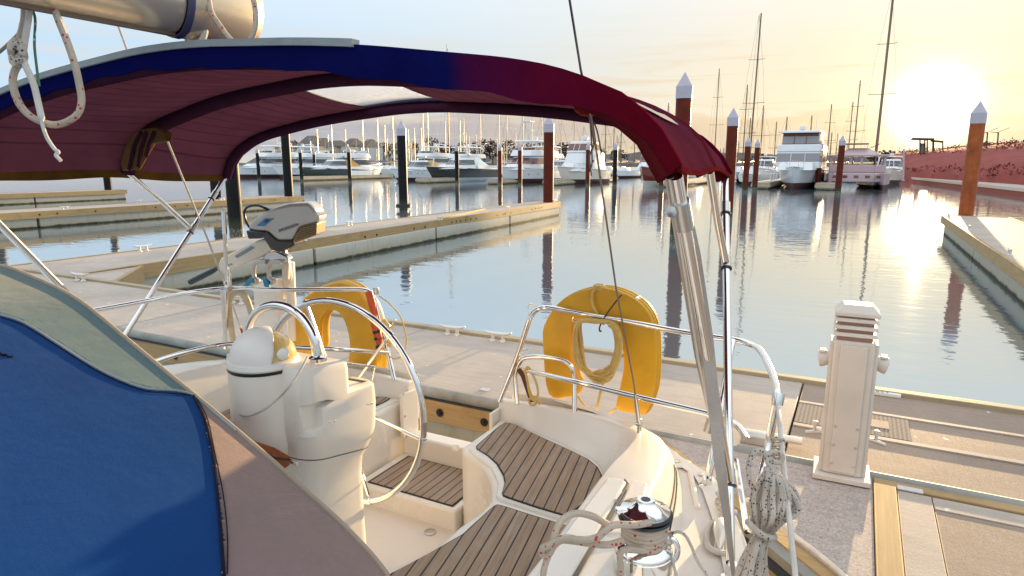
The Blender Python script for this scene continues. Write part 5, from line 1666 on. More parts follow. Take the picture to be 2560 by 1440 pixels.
# pipe rail down on the walkway behind the awning post (water line under a bracket)
pr_ = thing('dock_pipe', 'pale pipe with bracket lying across the walkway behind the bimini post', 'pipe', pz(1900, 1090, DZ))
MB().tube([pz(1855, 1078, .66), pz(2005, 1104, .66)], .022, 12).build('pipe', ALLOY, pr_)
MB().obox(pz(1890, 1098, .64), .18, .06, .06).build('bracket', GALV, pr_, bevel=.006)
# loose mooring rope across the long finger
rope('deck_rope', [Vector((-11.6, 16.9, .64)), Vector((-12.0, 19.0, .63)), Vector((-12.6, 21.5, .63))], .03, ROPE_Y, 'pale mooring rope stretched across the long finger deck', smooth=0)

# ------------------------------------------------------------------ far side of the basin
HULLW = mat('white_hull', (0.68, 0.70, 0.72), 0.3, var=0.06, vscale=.6, coat=.3)
HULLC = mat('cream_hull', (0.66, 0.60, 0.52), 0.3, var=0.06, vscale=.6, coat=.3)
HULLK = mat('black_hull', (0.02, 0.018, 0.018), 0.25, coat=.5)
HULLG = mat('dark_green_hull', (0.02, 0.04, 0.035), 0.25, coat=.5)
HULLM = mat('maroon_hull', (0.16, 0.02, 0.02), 0.25, coat=.5)
ANTIF = mat('dark_antifouling', (0.07, 0.02, 0.02), .7)
GLASSD = mat('dark_glass', (0.03, 0.045, 0.06), 0.08, spec=.8)
GLASSR = mat('brown_glass', (0.14, 0.05, 0.035), 0.12, spec=.8)
CANT = mat('tan_canvas', (0.50, 0.30, 0.08), .85)
CANW = mat('pale_blue_cover', (0.58, 0.72, 0.74), .8)
CANG = mat('grey_cover', (0.3, 0.3, 0.33), .85)
RAILM = mat('bright_rail', (0.75, 0.72, 0.68), 0.2, .9)


def hull_rings(L, B, zb, zs, full=2.4, lo=None, hi=None):
    """stations from bow (y = 0) to stern; lo/hi pick the strip between two relative heights"""
    n = 14
    up, dn = [], []
    for i in range(n + 1):
        t = i / n
        w = B / 2 * max(.015, (1 - (1 - t) ** full)) * (1 - .08 * max(0, t - .6) / .4)
        s = zb + (zs - zb) * t ** .8
        rake = L * .13 * (1 - t) ** 1.5
        y = L * t
        def pt(k, f):      # k = relative half breadth, f = relative height 0 waterline .. 1 sheer
            return (w * k, y + rake * (1 - f), s * f)
        kk = [(1.0, 1.0), (.985, .8), (.95, .55), (.90, .3), (.84 * (0.6 + .4 * t), .08), (.5 * (.5 + .5 * t), -.25)]
        P_ = [pt(k, f) for k, f in kk]
        up.append([P_[0], P_[1], P_[2], P_[3]])
        dn.append([P_[3], P_[4], P_[5]])
    def ring(h):
        return [Vector(p) for p in h] + [Vector((-p[0], p[1], p[2])) for p in reversed(h)]
    return [ring(h) for h in up], [ring(h) for h in dn]


def trunk(y0, y1, w, z0, Y0, Y1, w1, z1, wf=.8, n=5, ins=0.0):
    """cabin block: rounded front at y0, base to top outline"""
    def outl(a, b, ww, wfr, z):
        pts = []
        for i in range(n + 1):
            s = i / n
            pts.append(Vector((ww * (wfr + (1 - wfr) * s), a + (b - a) * .28 * s * s, z)))
        pts.append(Vector((ww, b, z)))
        return pts + [Vector((-p.x, p.y, p.z)) for p in reversed(pts)]
    return [outl(y0, y1, w, wf, z0), outl(Y0, Y1, w1, wf, z1)]


def lerp_ring(a, b, f): return [p * (1 - f) + q * f for p, q in zip(a, b)]


def swell(r, d):
    c = sum(r, Vector()) / len(r)
    out = []
    for p in r:
        v = Vector((p.x - c.x, p.y - c.y, 0))
        out.append(p + (v.normalized() * d if v.length > 1e-6 else Vector()))
    return out


class Yacht:
    def __init__(self, name, label, cat, loc, L, B, zb, zs, hm=HULLW, bm=ANTIF, rot=0, group=None):
        self.t = thing(name, label, cat, loc, rot, group)
        self.t.scale = (.87, .9, .87)
        ORIGIN[self.t.name] = Vector((0, 0, 0))
        self.L, self.B, self.zb, self.zs = L, B, zb, zs
        up, dn = hull_rings(L, B, zb, zs)
        self.add(MB().loft(up), 'hull', hm, auto=45)
        self.add(MB().loft(dn), 'bottom', bm, auto=45)
        self.add(MB().tube([(p[0].x + .02, p[0].y, p[0].z) for p in up], .05, 6), 'rub_rail', RAILM)
        self.add(MB().tube([(p[-1].x - .02, p[-1].y, p[-1].z) for p in up], .05, 6), 'rub_rail', RAILM)
        self.up = up

    def add(self, q, name, m, par=None, **k):
        k.setdefault('local', True)
        return q.build(name, m, par or self.t, **k)

    def sheer(self, y):
        return self.zb + (self.zs - self.zb) * max(0.0, min(1, y / self.L)) ** .8

    def cabin(self, y0, y1, w, z0, Y0, Y1, w1, z1, m=HULLW, glass=GLASSD, g0=.3, g1=.85, name='cabin', wf=.7, mull=2, back=True):
        a, b = trunk(y0, y1, w, z0, Y0, Y1, w1, z1, wf)
        mid1, mid2 = lerp_ring(a, b, g0), lerp_ring(a, b, g1)
        roof = [p + Vector((0, 0, .07)) for p in swell(b, -.15)]
        cab = self.add(MB().loft([a, mid1, mid2, b, roof]), name, m, auto=45, bevel=.03)
        if glass:
            # side and front panes just proud of the wall, split by mullions
            n = len(a)
            o1, o2 = swell(lerp_ring(a, b, g0 + .03), .02), swell(lerp_ring(a, b, g1 - .03), .02)
            half = n // 2
            def pane(idx):
                q = MB()
                i0 = [o1[i] for i in idx]
                i1 = [o2[i] for i in idx]
                k = len(idx)
                q.add(i0 + i1, [(j, j + 1, k + j + 1, k + j) for j in range(k - 1)])
                self.add(q, 'window', glass, cab, smooth=False)
            pane(list(range(0, half - 1)))                     # port front quarter
            pane([half - 2, half - 1])                       # port side
            pane([half, half + 1])                           # starboard side
            pane(list(range(half + 1, n)))                     # starboard front quarter
            q = MB()
            c0, c1 = (o1[-1], o1[0]), (o2[-1], o2[0])
            q.add([c0[0], c0[1], c1[1], c1[0]], [(0, 1, 2, 3)])
            self.add(q, 'windscreen', glass, cab, smooth=False)
            for f in [(i + 1) / (mull + 1) for i in range(mull)]:
                self.add(MB().tube([c0[0] * (1 - f) + c0[1] * f + Vector((0, -.02, 0)), c1[0] * (1 - f) + c1[1] * f + Vector((0, -.02, 0))], .04, 6), 'mullion', m, cab)
        return cab

    def rails(self, y1=.5):
        pts_p, n = [], 8
        for sd in (1, -1):
            pts = []
            for i in range(n + 1):
                t = (i / n) * y1
                r = self.up[min(14, int(round(t * 14)))]
                p = r[0] if sd > 0 else r[-1]
                pts.append(Vector((p.x * .96, p.y + .1, p.z + .62)))
            self.add(MB().tube(pts, .022, 6), 'bow_rail', RAILM)
            for p in pts[1::2]:
                self.add(MB().tube([p, p - Vector((0, 0, .62))], .018, 6), 'stanchion', RAILM)

    def ports(self, ys, z, m=GLASSD, w=.28, h=.10):
        for y in ys:
            t = y / self.L
            wv = self.B / 2 * (1 - (1 - t) ** 2.4)
            for sd in (1, -1):
                self.add(MB().obox((sd * wv * .975, y + .4, z), .06, w, h), 'porthole', m, bevel=.03)

    def antenna(self, x, y, z, h, r=.03):
        self.add(MB().tube([(x, y, z), (x, y + .1, z + h)], [r, r * .4], 6), 'antenna', RAILM)

    def dome(self, x, y, z, r=.35):
        self.add(MB().lathe([(r * .4, 0), (r * .45, r * .4), (r, r * .6), (r, r * 1.3), (r * .75, r * 1.85), (0, r * 2)], (x, y, z), n=14), 'radar_dome', HULLW)

    def arch(self, y, z0, z1, w, dy=.6):
        self.add(MB().tube([(-w, y, z0), (-w * .92, y + dy, z1 - .3), (-w * .75, y + dy * 1.3, z1), (w * .75, y + dy * 1.3, z1), (w * .92, y + dy, z1 - .3), (w, y, z0)], .09, 8, smooth=4), 'radar_arch', HULLW)

    def platform(self):
        self.add(MB().box(-self.B * .42, self.B * .42, self.L - .1, self.L + .9, .25, .36), 'swim_platform', HULLW, bevel=.04)


def bowx(px, y): return pa(px, 408, y).x


def cruiser(label, px, y, L, B, hm, canvas=None, cm=None, bm=ANTIF, zb=2.1, zs=1.5, cat='motor yacht'):
    """low express cruiser with raked screen, optional stern canvas"""
    v = Yacht('motor_yacht', label, cat, (bowx(px, y), y, 0), L, B, zb, zs, hm, bm, group='motor yachts at the far pontoons')
    s = v.sheer
    v.cabin(L * .13, L * .62, B * .30, s(L * .2) - .25, L * .26, L * .62, B * .24, s(L * .3) + .35, glass=None, wf=.5, name='foredeck_trunk')
    v.cabin(L * .33, L * .66, B * .40, s(L * .4) - .1, L * .47, L * .70, B * .30, s(L * .4) + 1.35, g0=.35, g1=.92, wf=.6, name='wheelhouse')
    v.cabin(L * .62, L * .97, B * .44, s(L * .8) - .3, L * .62, L * .96, B * .42, s(L * .8) + .45, glass=None, wf=.98, name='cockpit_coaming')
    if canvas:
        a, b = trunk(L * .56, L * .86, B * .40, s(L * .7) + .3, L * .58, L * .70, B * .30, s(L * .4) + 1.42, .9)
        v.add(MB().loft([a, b]), 'stern_canopy', cm, auto=50, bevel=.08)
    v.arch(L * .62, s(L * .6) + .3, s(L * .4) + 1.75, B * .42)
    v.rails(.5)
    v.ports([L * .25, L * .35, L * .42], 1.15)
    v.platform()
    v.dome(0, L * .66, s(L * .4) + 1.8, .22)
    v.antenna(B * .3, L * .66, s(L * .4) + 1.7, 2.2)
    return v


def flybridge(label, px, y, L, B, hm=HULLW, top=True, glass=GLASSD, zb=2.3, zs=1.7, dz=0.0, bm=ANTIF, rot=0, x=None, cat='motor yacht'):
    v = Yacht('motor_yacht', label, cat, (bowx(px, y) if x is None else x, y, 0), L, B, zb, zs, hm, bm, rot, group='motor yachts at the far pontoons')
    s = v.sheer
    v.cabin(L * .14, L * .55, B * .32, s(L * .2) - .3, L * .26, L * .55, B * .26, s(L * .3) + .45, glass=None, wf=.5, name='foredeck_trunk')
    v.cabin(L * .34, L * .84, B * .41, s(L * .4) - .2, L * .44, L * .84, B * .36, s(L * .4) + 1.75 + dz, glass=glass, g0=.38, g1=.88, wf=.65, name='saloon')
    v.cabin(L * .40, L * .95, B * .42, s(L * .4) + 1.78 + dz, L * .44, L * .93, B * .41, s(L * .4) + 2.5 + dz, glass=None, wf=.7, name='flybridge')
    z = s(L * .4) + 2.5 + dz
    v.cabin(L * .46, L * .49, B * .34, z + .02, L * .50, L * .51, B * .32, z + .45, glass=glass, g0=.1, g1=.95, wf=.7, name='wind_deflector', mull=1)
    if top:
        for sx in (-1, 1):
            for yy in (.54, .80):
                v.add(MB().tube([(sx * B * .34, L * yy, z - .1), (sx * B * .32, L * (yy - .01), z + 1.25)], .05, 6), 'top_post', HULLW)
        v.cabin(L * .48, L * .86, B * .40, z + 1.25, L * .49, L * .85, B * .38, z + 1.38, glass=None, wf=.8, name='hard_top')
        z += 1.38
    v.arch(L * .76, z - .5, z + .5, B * .3)
    v.dome(0, L * .70, z + .05, .33)
    for sx in (-1, 1): v.antenna(sx * B * .3, L * .74, z, 2.8)
    v.rails(.45)
    v.ports([L * .24, L * .36, L * .5], 1.2)
    v.platform()
    return v


flybridge('white flybridge motor yacht half hidden by the starboard corner of the bimini', 570, 71, 17, 4.9, dz=.1)
flybridge('white flybridge motor yacht with cream saloon just left of the green black cruiser', 678, 74, 16, 4.7, top=False)
v = cruiser('low cruiser with green black bow, white quarter and tan stern canopy', 744, 66, 15, 4.4, HULLG, True, CANT, zb=2.2)
v.add(MB().obox((0, 15 * .80, 1.05), 4.15, 5.6, .9), 'white_quarter', HULLW, bevel=.1)
flybridge('small white flybridge boat seen stern first between two black piles', 0, 84, 10.5, 3.9, rot=R(180), x=bowx(955, 84), top=False, zb=2.0, zs=1.6)
cruiser('white cruiser with rounded tan canopy behind the lone black pile', 975, 68, 13, 4.1, HULLW, True, CANT, zb=1.9)
cruiser('black hulled cruiser under a pale blue cover in the middle of the basin', 1064, 65.5, 16.5, 4.8, HULLK, True, CANW, bm=HULLW, zb=2.3, zs=1.7)
v = flybridge('white sport fishing yacht with a tall steel tuna tower', 1242, 65, 15.5, 4.8, hm=HULLW, top=True, glass=GLASSR, dz=-.1)
# tuna tower
z0 = 5.0
for sx in (-1, 1):
    for sy in (7.6, 9.6):
        v.add(MB().tube([(sx * 1.5, sy, 3.6), (sx * .55, 8.6 + (sy - 8.6) * .45, 8.3)], .045, 6), 'tower_leg', RAILM)
for zz, w in ((6.0, 1.05), (7.2, .8), (8.3, .6)):
    v.add(MB().tube([(-w, 8.1, zz), (w, 8.1, zz), (w, 9.1, zz), (-w, 9.1, zz)], .035, 6, closed=True), 'tower_ring', RAILM)
v.add(MB().box(-.7, .7, 7.9, 9.2, 8.3, 8.45), 'tower_platform', HULLW, bevel=.03)
v.add(MB().box(-.8, .8, 7.9, 9.3, 9.3, 9.4), 'tower_top', HULLW, bevel=.03)
for sx in (-1, 1): v.add(MB().tube([(sx * .6, 8.6, 8.4), (sx * .6, 8.6, 9.3)], .03, 6), 'tower_post', RAILM)
v.dome(0, 8.5, 9.42, .28)
v = Yacht('motor_yacht', 'white sedan motor yacht with tall rounded wheelhouse and brown windows', 'motor yacht', (bowx(1394, 66), 66, 0), 13.5, 4.7, 2.3, 1.7, HULLC, group='motor yachts at the far pontoons')
v.cabin(2.0, 8, 1.5, 1.7, 3.6, 8, 1.2, 2.8, glass=None, wf=.5, name='foredeck_trunk')
v.cabin(3.8, 11.8, 1.9, 1.6, 5.6, 11.6, 1.7, 4.1, glass=None, wf=.6, name='house')
v.cabin(5.5, 10.6, 1.7, 4.1, 6.5, 10.4, 1.45, 5.5, glass=GLASSR, g0=.15, g1=.85, wf=.7, name='wheelhouse')
for sx in (-1, 1):
    v.add(MB().obox((sx * 1.84, 7.4, 3.0), .06, .5, .34), 'oval_window', GLASSR, bevel=.14)
v.dome(.2, 8.4, 5.6, .4); v.antenna(-.9, 9, 5.5, 3); v.antenna(.9, 9, 5.5, 3); v.rails(.5); v.platform()
v = Yacht('motor_yacht', 'maroon hulled cruiser seen bow on beneath the bimini arch', 'motor yacht', (bowx(1604, 64), 64, 0), 11, 4.3, 2.35, 1.7, HULLM, HULLC, group='motor yachts at the far pontoons')
v.cabin(1.4, 6, 1.5, 2.0, 2.6, 6, 1.3, 2.75, glass=None, wf=.6, name='foredeck_trunk')
v.cabin(3.6, 8.5, 1.75, 2.5, 4.6, 8.5, 1.45, 4.4, glass=GLASSR, g0=.1, g1=.8, wf=.8, name='wheelhouse')
v.rails(.5); v.antenna(.8, 7, 4.3, 2.4); v.dome(0, 7, 4.45, .25); v.platform()
v = Yacht('motor_yacht', 'tall white motor yacht seen bow on left of the sun with two decks of windows', 'motor yacht', (bowx(1982, 62), 62, 0), 18, 5.3, 2.35, 1.9, HULLW, group='motor yachts at the far pontoons')
v.cabin(2.2, 8, 1.9, 2.0, 3.2, 8, 1.8, 2.75, glass=None, wf=.8, name='foredeck_trunk')
v.cabin(4.6, 15, 2.35, 2.2, 5.1, 15, 2.25, 3.95, g0=.35, g1=.9, wf=.9, name='saloon', glass=mat('pale_glass', (.25, .24, .25), .15))
v.cabin(5.0, 15, 2.3, 3.95, 5.2, 15, 2.2, 4.6, glass=None, wf=.92, name='bridge_deck')
v.cabin(6.0, 13, 1.9, 4.6, 6.4, 13, 1.9, 5.9, m=GLASSR, g0=.1, g1=.75, wf=.92, name='flybridge_enclosure', glass=MATS['pale_glass'])
v.cabin(5.8, 13.4, 2.05, 5.9, 5.9, 13.3, 2.0, 6.08, glass=None, wf=.92, name='hard_top')
v.dome(0, 8, 6.1, .32); v.rails(.3); v.antenna(1.2, 10, 6, 2.2); v.platform()
for sx in (-1, 1):
    for yy in (7, 9.5, 12):
        v.add(MB().lathe([(.0, -.4), (.14, -.3), (.15, .3), (0, .42)], (sx * 2.72, yy, 1.2), n=10), 'fender', HULLW)
# houseboat catamaran
q = Yacht('houseboat_catamaran', 'pinkish houseboat catamaran with see-through saloon windows below the sun', 'catamaran', (bowx(2143, 66), 66, 0), .8, .8, .3, .3, HULLC)
bpy.data.objects.remove([o for o in bpy.data.objects if o.parent == q.t and o.name.startswith('hull')][0])
for o in [o for o in bpy.data.objects if o.parent == q.t]: bpy.data.objects.remove(o)
CATM = mat('pinkish_white', (.52, .38, .40), .4, var=.08, vscale=.6)
for sx in (-1, 1):
    up, dn = hull_rings(13, 1.9, 1.7, 1.5)
    h = MB().loft(up)
    h.v = [p + Vector((sx * 2.5, 0, 0)) for p in h.v]
    hh = q.add(h, 'hull', CATM, auto=45)
    h = MB().loft(dn)
    h.v = [p + Vector((sx * 2.5, 0, 0)) for p in h.v]
    q.add(h, 'hull_bottom', ANTIF, hh, auto=45)
q.add(MB().box(-2.6, 2.6, 2.2, 12.6, .75, 1.7), 'bridge_deck', CATM, bevel=.1)
q.add(MB().box(-2.7, 2.7, 3.2, 11.6, 1.7, 2.5), 'cabin_side', CATM, bevel=.1)
for sx in (-2.55, -.6, .4, 2.55):
    for yy in (3.4, 11.4):
        q.add(MB().box(sx - .09, sx + .09, yy - .08, yy + .08, 2.5, 3.4), 'window_post', CATM)
q.add(MB().box(-2.9, 2.9, 3.0, 11.9, 3.4, 3.6), 'roof', CATM, bevel=.06)
q.add(MB().loft([[(-2.2, 4, 3.6), (2.2, 4, 3.6), (2.2, 11, 3.6), (-2.2, 11, 3.6)], [(-.9, 5.5, 4.3), (.9, 5.5, 4.3), (.9, 9.5, 4.3), (-.9, 9.5, 4.3)]]), 'upper_roof', CATM, bevel=.05)
q.add(MB().box(-1.8, .9, 5, 9, 4.75, 4.83), 'sun_awning', CANG)
for sx in (-1.7, .8):
    q.add(MB().tube([(sx, 5.1, 3.9), (sx, 5.1, 4.75)], .03, 6), 'awning_post', RAILM)
q.add(MB().obox((1.5, 7, 4.55), 1.1, 1.0, .05, (1, 0, .5), (0, 1, 0)), 'solar_panel', GLASSD)
for i in range(5):
    q.add(MB().obox((-2.1 + i * 1.05, 2.19, 1.3), .45, .03, .28), 'low_window', GLASSR, bevel=.05)
# second row of yachts, seen between the first
flybridge('large cream flybridge yacht looming behind the white yachts at left', 640, 92, 20, 5.6, hm=HULLC, dz=.8)
flybridge('cream yacht with dark roof behind the tan canopied cruiser', 1010, 92, 15, 4.8, hm=HULLC, top=True, dz=.2)
flybridge('white yacht with long pale roof behind the black hulled cruiser', 1085, 88, 16, 4.8, dz=-.1, top=True)
flybridge('white yacht behind the tuna tower, bow towards the red pile', 1300, 90, 15, 4.6, dz=-.1)
cruiser('small white cruiser far behind the red pile on the long finger', 1360, 92, 12, 4, HULLW)
cruiser('small pale cruiser half hidden between far piles right of the sedan yacht', 1690, 84, 11, 3.8, HULLC)
cruiser('small white cruiser between the pair of far red piles and the bow-on yacht', 1895, 80, 10, 3.6, HULLW, True, CANG)
cruiser('pale motor launch at the right end behind the catamaran', 2232, 82, 10, 3.6, HULLC)

# far pontoons between the boats
PONT = mat('pale_pontoon', (0.50, 0.40, 0.27), .8, var=.25, vscale=1.5)
def far_finger(label, px, y0, L, w=1.6):
    x = bowx(px, y0)
    t = thing('far_pontoon', label, 'dock', (x, y0, 0), group='far finger pontoons')
    MB().box(x - w / 2, x + w / 2, y0, y0 + L, .45, .6).build('deck', CONC, t)
    MB().box(x - w / 2 - .05, x + w / 2 + .05, y0 - .05, y0 + L, .2, .448).build('waler', PONT, t)
    MB().box(x - w / 2 + .1, x + w / 2 - .1, y0 + .1, y0 + L, -.4, .198).build('float', FLOAT, t)


for px, lb in ((735, 'far finger pontoon beside the green black cruiser'), (1052, 'far finger pontoon at the bow of the black hulled cruiser'), (1232, 'far finger pontoon by the bow of the tower yacht'), (1375, 'far finger pontoon by the bow of the sedan yacht'), (1668, 'far finger pontoon right of the maroon cruiser'), (1905, 'far finger pontoon left of the bow-on yacht'), (2068, 'far finger pontoon by the catamaran bow')):
    far_finger(lb, px, 64.5, 20)
a, b = pz(2285, 446, .5), pz(2600, 479, .5)
d = (b - a).normalized()
n_ = Vector((-d.y, d.x, 0))
if n_.dot(Vector((1, 1, 0))) < 0: n_ = -n_
wv_ = thing('wave_pontoon', 'long breakwater pontoon with a sunlit top edge below the red embankment', 'dock', (a + b) / 2)
A0, B0 = a - d * 30, b + d * 12
MB().prism([A0, B0, B0 + n_ * 2.4, A0 + n_ * 2.4], (0, 0, .12)).build('deck', CONC, wv_)
MB().prism([A0 - Vector((0, 0, .9)), B0 - Vector((0, 0, .9)), B0 + n_ * 2.3 - Vector((0, 0, .9)), A0 + n_ * 2.3 - Vector((0, 0, .9))], (0, 0, .895)).build('float', mat('rust_float', (.30, .07, .04), .8, var=.2), wv_)
MB().prism([A0 - n_ * .06 - Vector((0, 0, .12)), B0 - n_ * .06 - Vector((0, 0, .12)), B0 - n_ * .004 - Vector((0, 0, .12)), A0 - n_ * .004 - Vector((0, 0, .12))], (0, 0, .25)).build('edge_beam', mat('pale_edge', (.62, .48, .38), .6), wv_)

# ------------------------------------------------------------------ moored sailing yachts: a forest of masts
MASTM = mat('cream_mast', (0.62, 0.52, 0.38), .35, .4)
MASTD = mat('backlit_brown_mast', (0.22, 0.15, 0.09), .4, .4)  # silhouette brown of backlit masts put into the base colour
COVB = mat('blue_sail_cover', (0.03, 0.06, 0.18), .8)


def sail_yacht(px, top_py, y, label, m=MASTM, spread=2, r=.085, L=11, cover=COVB, lean=0):
    mx = pa(px, 408, y)
    top = pa(px, top_py, y).z
    x = mx.x
    t = thing('sailing_boat', label, 'sailboat', (x, y, 0), group='sailing yachts moored in rows behind the motor yachts')
    ORIGIN[t.name] = Vector((0, 0, 0))
    up, dn = hull_rings(L, 3.4, 1.3, 1.0, 2.0)
    for rg in (up, dn):
        for rr_ in rg:
            for p in rr_: p.y -= L * .42
    h = MB().loft(up).build('hull', HULLW, t, local=True, auto=45)
    MB().loft(dn).build('keel_band', ANTIF, h, local=True, auto=45)
    MB().loft([p for p in trunk(-1.2, 2.6, 1.0, 1.1, -.6, 2.4, .8, 1.7, .6)]).build('coachroof', HULLW, t, local=True, auto=45, bevel=.05)
    MB().tube([(0, 0, 1.2), (lean, 0, top)], [r, r * .75], 8).build('mast', m, t, local=True)
    MB().tube([(0, .1, 2.5), (0, 4.2, 2.6)], .09, 8).build('boom', m, t, local=True)
    MB().tube([(0, .1, 2.75), (0, 2, 2.75), (0, 4.0, 2.72)], [.22, .17, .08], 8).build('sail_cover', cover, t, local=True)
    for k in range(spread):
        z = 1.2 + (top - 1.2) * ((.45, .72)[k] if spread > 1 else .55)
        w = (1.15, .85)[k]
        MB().tube([(-w, .25, z + .08), (0, 0, z), (w, .25, z + .08)], .028, 6).build('spreader', m, t, local=True)
    for sx in (-1, 1):
        MB().tube([(sx * 1.5, .2, 1.1), (sx * (.9), .25, 1.2 + (top - 1.2) * .6), (0, 0, top - .1)], .010, 5).build('shroud', WIRE, t, local=True)
    MB().tube([(0, -L * .41, 1.3), (0, 0, top - .2)], .014, 5).build('forestay', WIRE, t, local=True)
    MB().tube([(0, L * .57, 1.1), (0, 0, top - .05)], .010, 5).build('backstay', WIRE, t, local=True)
    return t


random.seed(21)
masts_l = [(797, 323), (833, 307), (910, 293), (947, 300), (965, 313), (985, 292), (1023, 323), (1038, 320), (1055, 320), (1060, 277), (1072, 268), (1115, 303), (1123, 110), (1151, 300), (1161, 297), (1202, 283), (1248, 277), (1267, 280), (1307, 287), (1330, 300), (1353, 280), (1387, 262), (1402, 298), (1434, 290), (1458, 314)]
masts_r = [(1512, 301), (1533, 318), (1551, 329), (1585, 349), (1665, 258), (1686, 272), (1785, 172), (1856, 212), (1869, 295), (1899, 264), (1934, 304), (1959, 292), (2020, 289), (2066, 261), (2073, 331), (2118, 255), (2131, 202)]
MAST_L = 'sailing boat with a pale mast in the rows of masts behind the motor yachts'
MAST_R = 'sailing boat with a dark mast against the glowing sky'
for px, ty in masts_l:
    if px == 1123:
        sail_yacht(px, ty, 112, 'sailing boat whose tall mast shows above the top of the bimini', MASTD, r=.12)
        continue
    sail_yacht(px, ty, random.uniform(98, 140), MAST_L, r=random.uniform(.085, .125), spread=random.choice((1, 2, 2)), cover=random.choice((COVB, CANG, CANT)))
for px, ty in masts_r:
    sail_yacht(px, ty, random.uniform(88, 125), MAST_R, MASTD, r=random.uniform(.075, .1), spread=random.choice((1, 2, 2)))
sail_yacht(1873, 36, 78, 'sailing boat with the second tallest mast, beside the flare red pile right of the bimini', MASTD, r=.10, lean=.2)
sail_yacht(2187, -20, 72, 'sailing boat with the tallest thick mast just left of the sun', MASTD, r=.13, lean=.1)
for i in range(34):
    px = random.uniform(760, 1560)
    ty = random.uniform(318, 378)
    sail_yacht(px, ty, random.uniform(135, 175), 'small distant sailing boat with a short pale mast', r=random.uniform(.09, .13), spread=1, cover=random.choice((COVB, CANG, CANT)))
for i in range(12):
    px = random.uniform(1570, 2120)
    sail_yacht(px, random.uniform(325, 378), random.uniform(130, 165), 'small distant sailing boat with a short dark mast', MASTD, r=.09, spread=1)

# ------------------------------------------------------------------ shore, trees, houses, hills, embankment
SHORE = mat('shore_earth', (0.10, 0.075, 0.05), .95, var=.4, vscale=.3)
q = MB()
pts = []
for i in range(61):
    x = -340 + 9.0 * i
    pts.append((x, 195 + 5 * math.sin(i * .7) + .12 * abs(x), 1.6 + .5 * math.sin(i * 1.3)))
rows = [[Vector((x, y - 6, -.5)) for x, y, z in pts], [Vector((x, y, z)) for x, y, z in pts], [Vector((x, y + 160, z + 1.5)) for x, y, z in pts]]
q.loft(rows, closed=False)
tag(q.build('shore_ground', SHORE), 'low dark shoreline closing the far side of the marina', kind='structure')
HILL = mat('far_hill', (0.12, 0.10, 0.09), .95, var=.3, vscale=.02)
q = MB()
rows = [[], [], []]
for i in range(121):
    x = -520 + 9.5 * i
    h = 6 + 4.5 * mnoise.noise(Vector((x * .012, 3.1, 0))) + 2 * mnoise.noise(Vector((x * .05, 7, 0)))
    rows[0].append(Vector((x, 430, -1)))
    rows[1].append(Vector((x, 452, max(2.6, h + 2.0))))
    rows[2].append(Vector((x, 620, max(2.6, h + 3))))
q.loft(rows, closed=False)
tag(q.build('hills', HILL), 'low far ridge on the horizon', kind='structure')

BARK = mat('bark', (0.09, 0.06, 0.04), .9)
LEAF = [mat('olive_leaf', (0.035, 0.03, 0.014), .8, var=.5, vscale=.8), mat('brown_leaf', (0.05, 0.022, 0.012), .8, var=.5, vscale=.8)]


def tree(px, top_py, wpx, y, label, kind=0, seed=0):
    rnd = random.Random(seed)
    base = pa(px, 408, y)
    top = pa(px, top_py, y).z
    depth = y / ray(px, 408).y
    w = wpx / F * depth
    x = base.x
    t = thing('shore_tree', label, 'tree', (x, y, 1.2), group='trees along the far shore')
    h = top - 1.2
    tk = MB().tube([(x, y, .8), (x + .1, y, 1.2 + h * .3), (x, y, 1.2 + h * .6)], [.28, .2, .1], 7)
    for k in range(6):
        a = rnd.uniform(0, 6.28)
        tk.tube([(x, y, 1.2 + h * (.25 + .06 * k)), (x + math.cos(a) * w * .2, y + math.sin(a) * w * .2, 1.2 + h * (.45 + .06 * k)), (x + math.cos(a) * w * .34, y + math.sin(a) * w * .3, 1.2 + h * (.5 + .07 * k))], [.1, .07, .03], 5)
    tk.build('trunk', BARK, t)
    cr_ = MB()
    blobs = [(rnd.uniform(-.38, .38) * w, rnd.uniform(-.3, .3) * w, rnd.uniform(.3, .85) * h, rnd.uniform(.12, .22) * w) for _ in range(11)] + [(rnd.uniform(-.1, .1) * w, 0, h * .84, w * .15)]
    for bx, by, bz, br in blobs:
        for _ in range(38):
            d = Vector((rnd.gauss(0, 1), rnd.gauss(0, 1), rnd.gauss(0, .8))).normalized() * br * rnd.uniform(.4, 1.08)
            c = Vector((x + bx, y + by, 1.2 + bz)) + d
            s = rnd.uniform(.28, .62) * max(.7, w / 9)
            u = Vector((rnd.uniform(-1, 1), rnd.uniform(-1, 1), rnd.uniform(-1, 1))).normalized()
            v_ = u.cross(Vector((rnd.uniform(-1, 1), rnd.uniform(-1, 1), rnd.uniform(-1, 1)))).normalized()
            cr_.add([c - u * s, c + v_ * s * .6, c + u * s, c - v_ * s * .6], [(0, 1, 2, 3)])
    cr_.build('crown', LEAF[kind], t, smooth=False)


TL = 'dark bushy tree in the line of trees on the far shore'
trees = [(735, 350, 60), (800, 356, 50), (840, 358, 50), (960, 352, 60), (1020, 348, 60), (1078, 336, 44), (1105, 352, 40), (1150, 352, 46), (1185, 349, 50), (1212, 342, 50), (1232, 345, 48), (1272, 347, 50), (1330, 352, 60), (1352, 350, 50), (1405, 352, 60), (1420, 354, 50), (1480, 366, 60), (1545, 372, 50), (1900, 384, 50), (1960, 382, 60), (2230, 378, 50), (2200, 376, 60), (880, 356, 50), (915, 358, 40), (1295, 355, 40), (1120, 358, 50)]
for i, (px, ty, w) in enumerate(trees):
    tree(px, ty, w, 204 + (i * 37 % 17), TL if not 1070 < px < 1090 else 'tallest rounded tree on the far shore left of the black cruiser mast', 1 if 1060 < px < 1500 else 0, i)

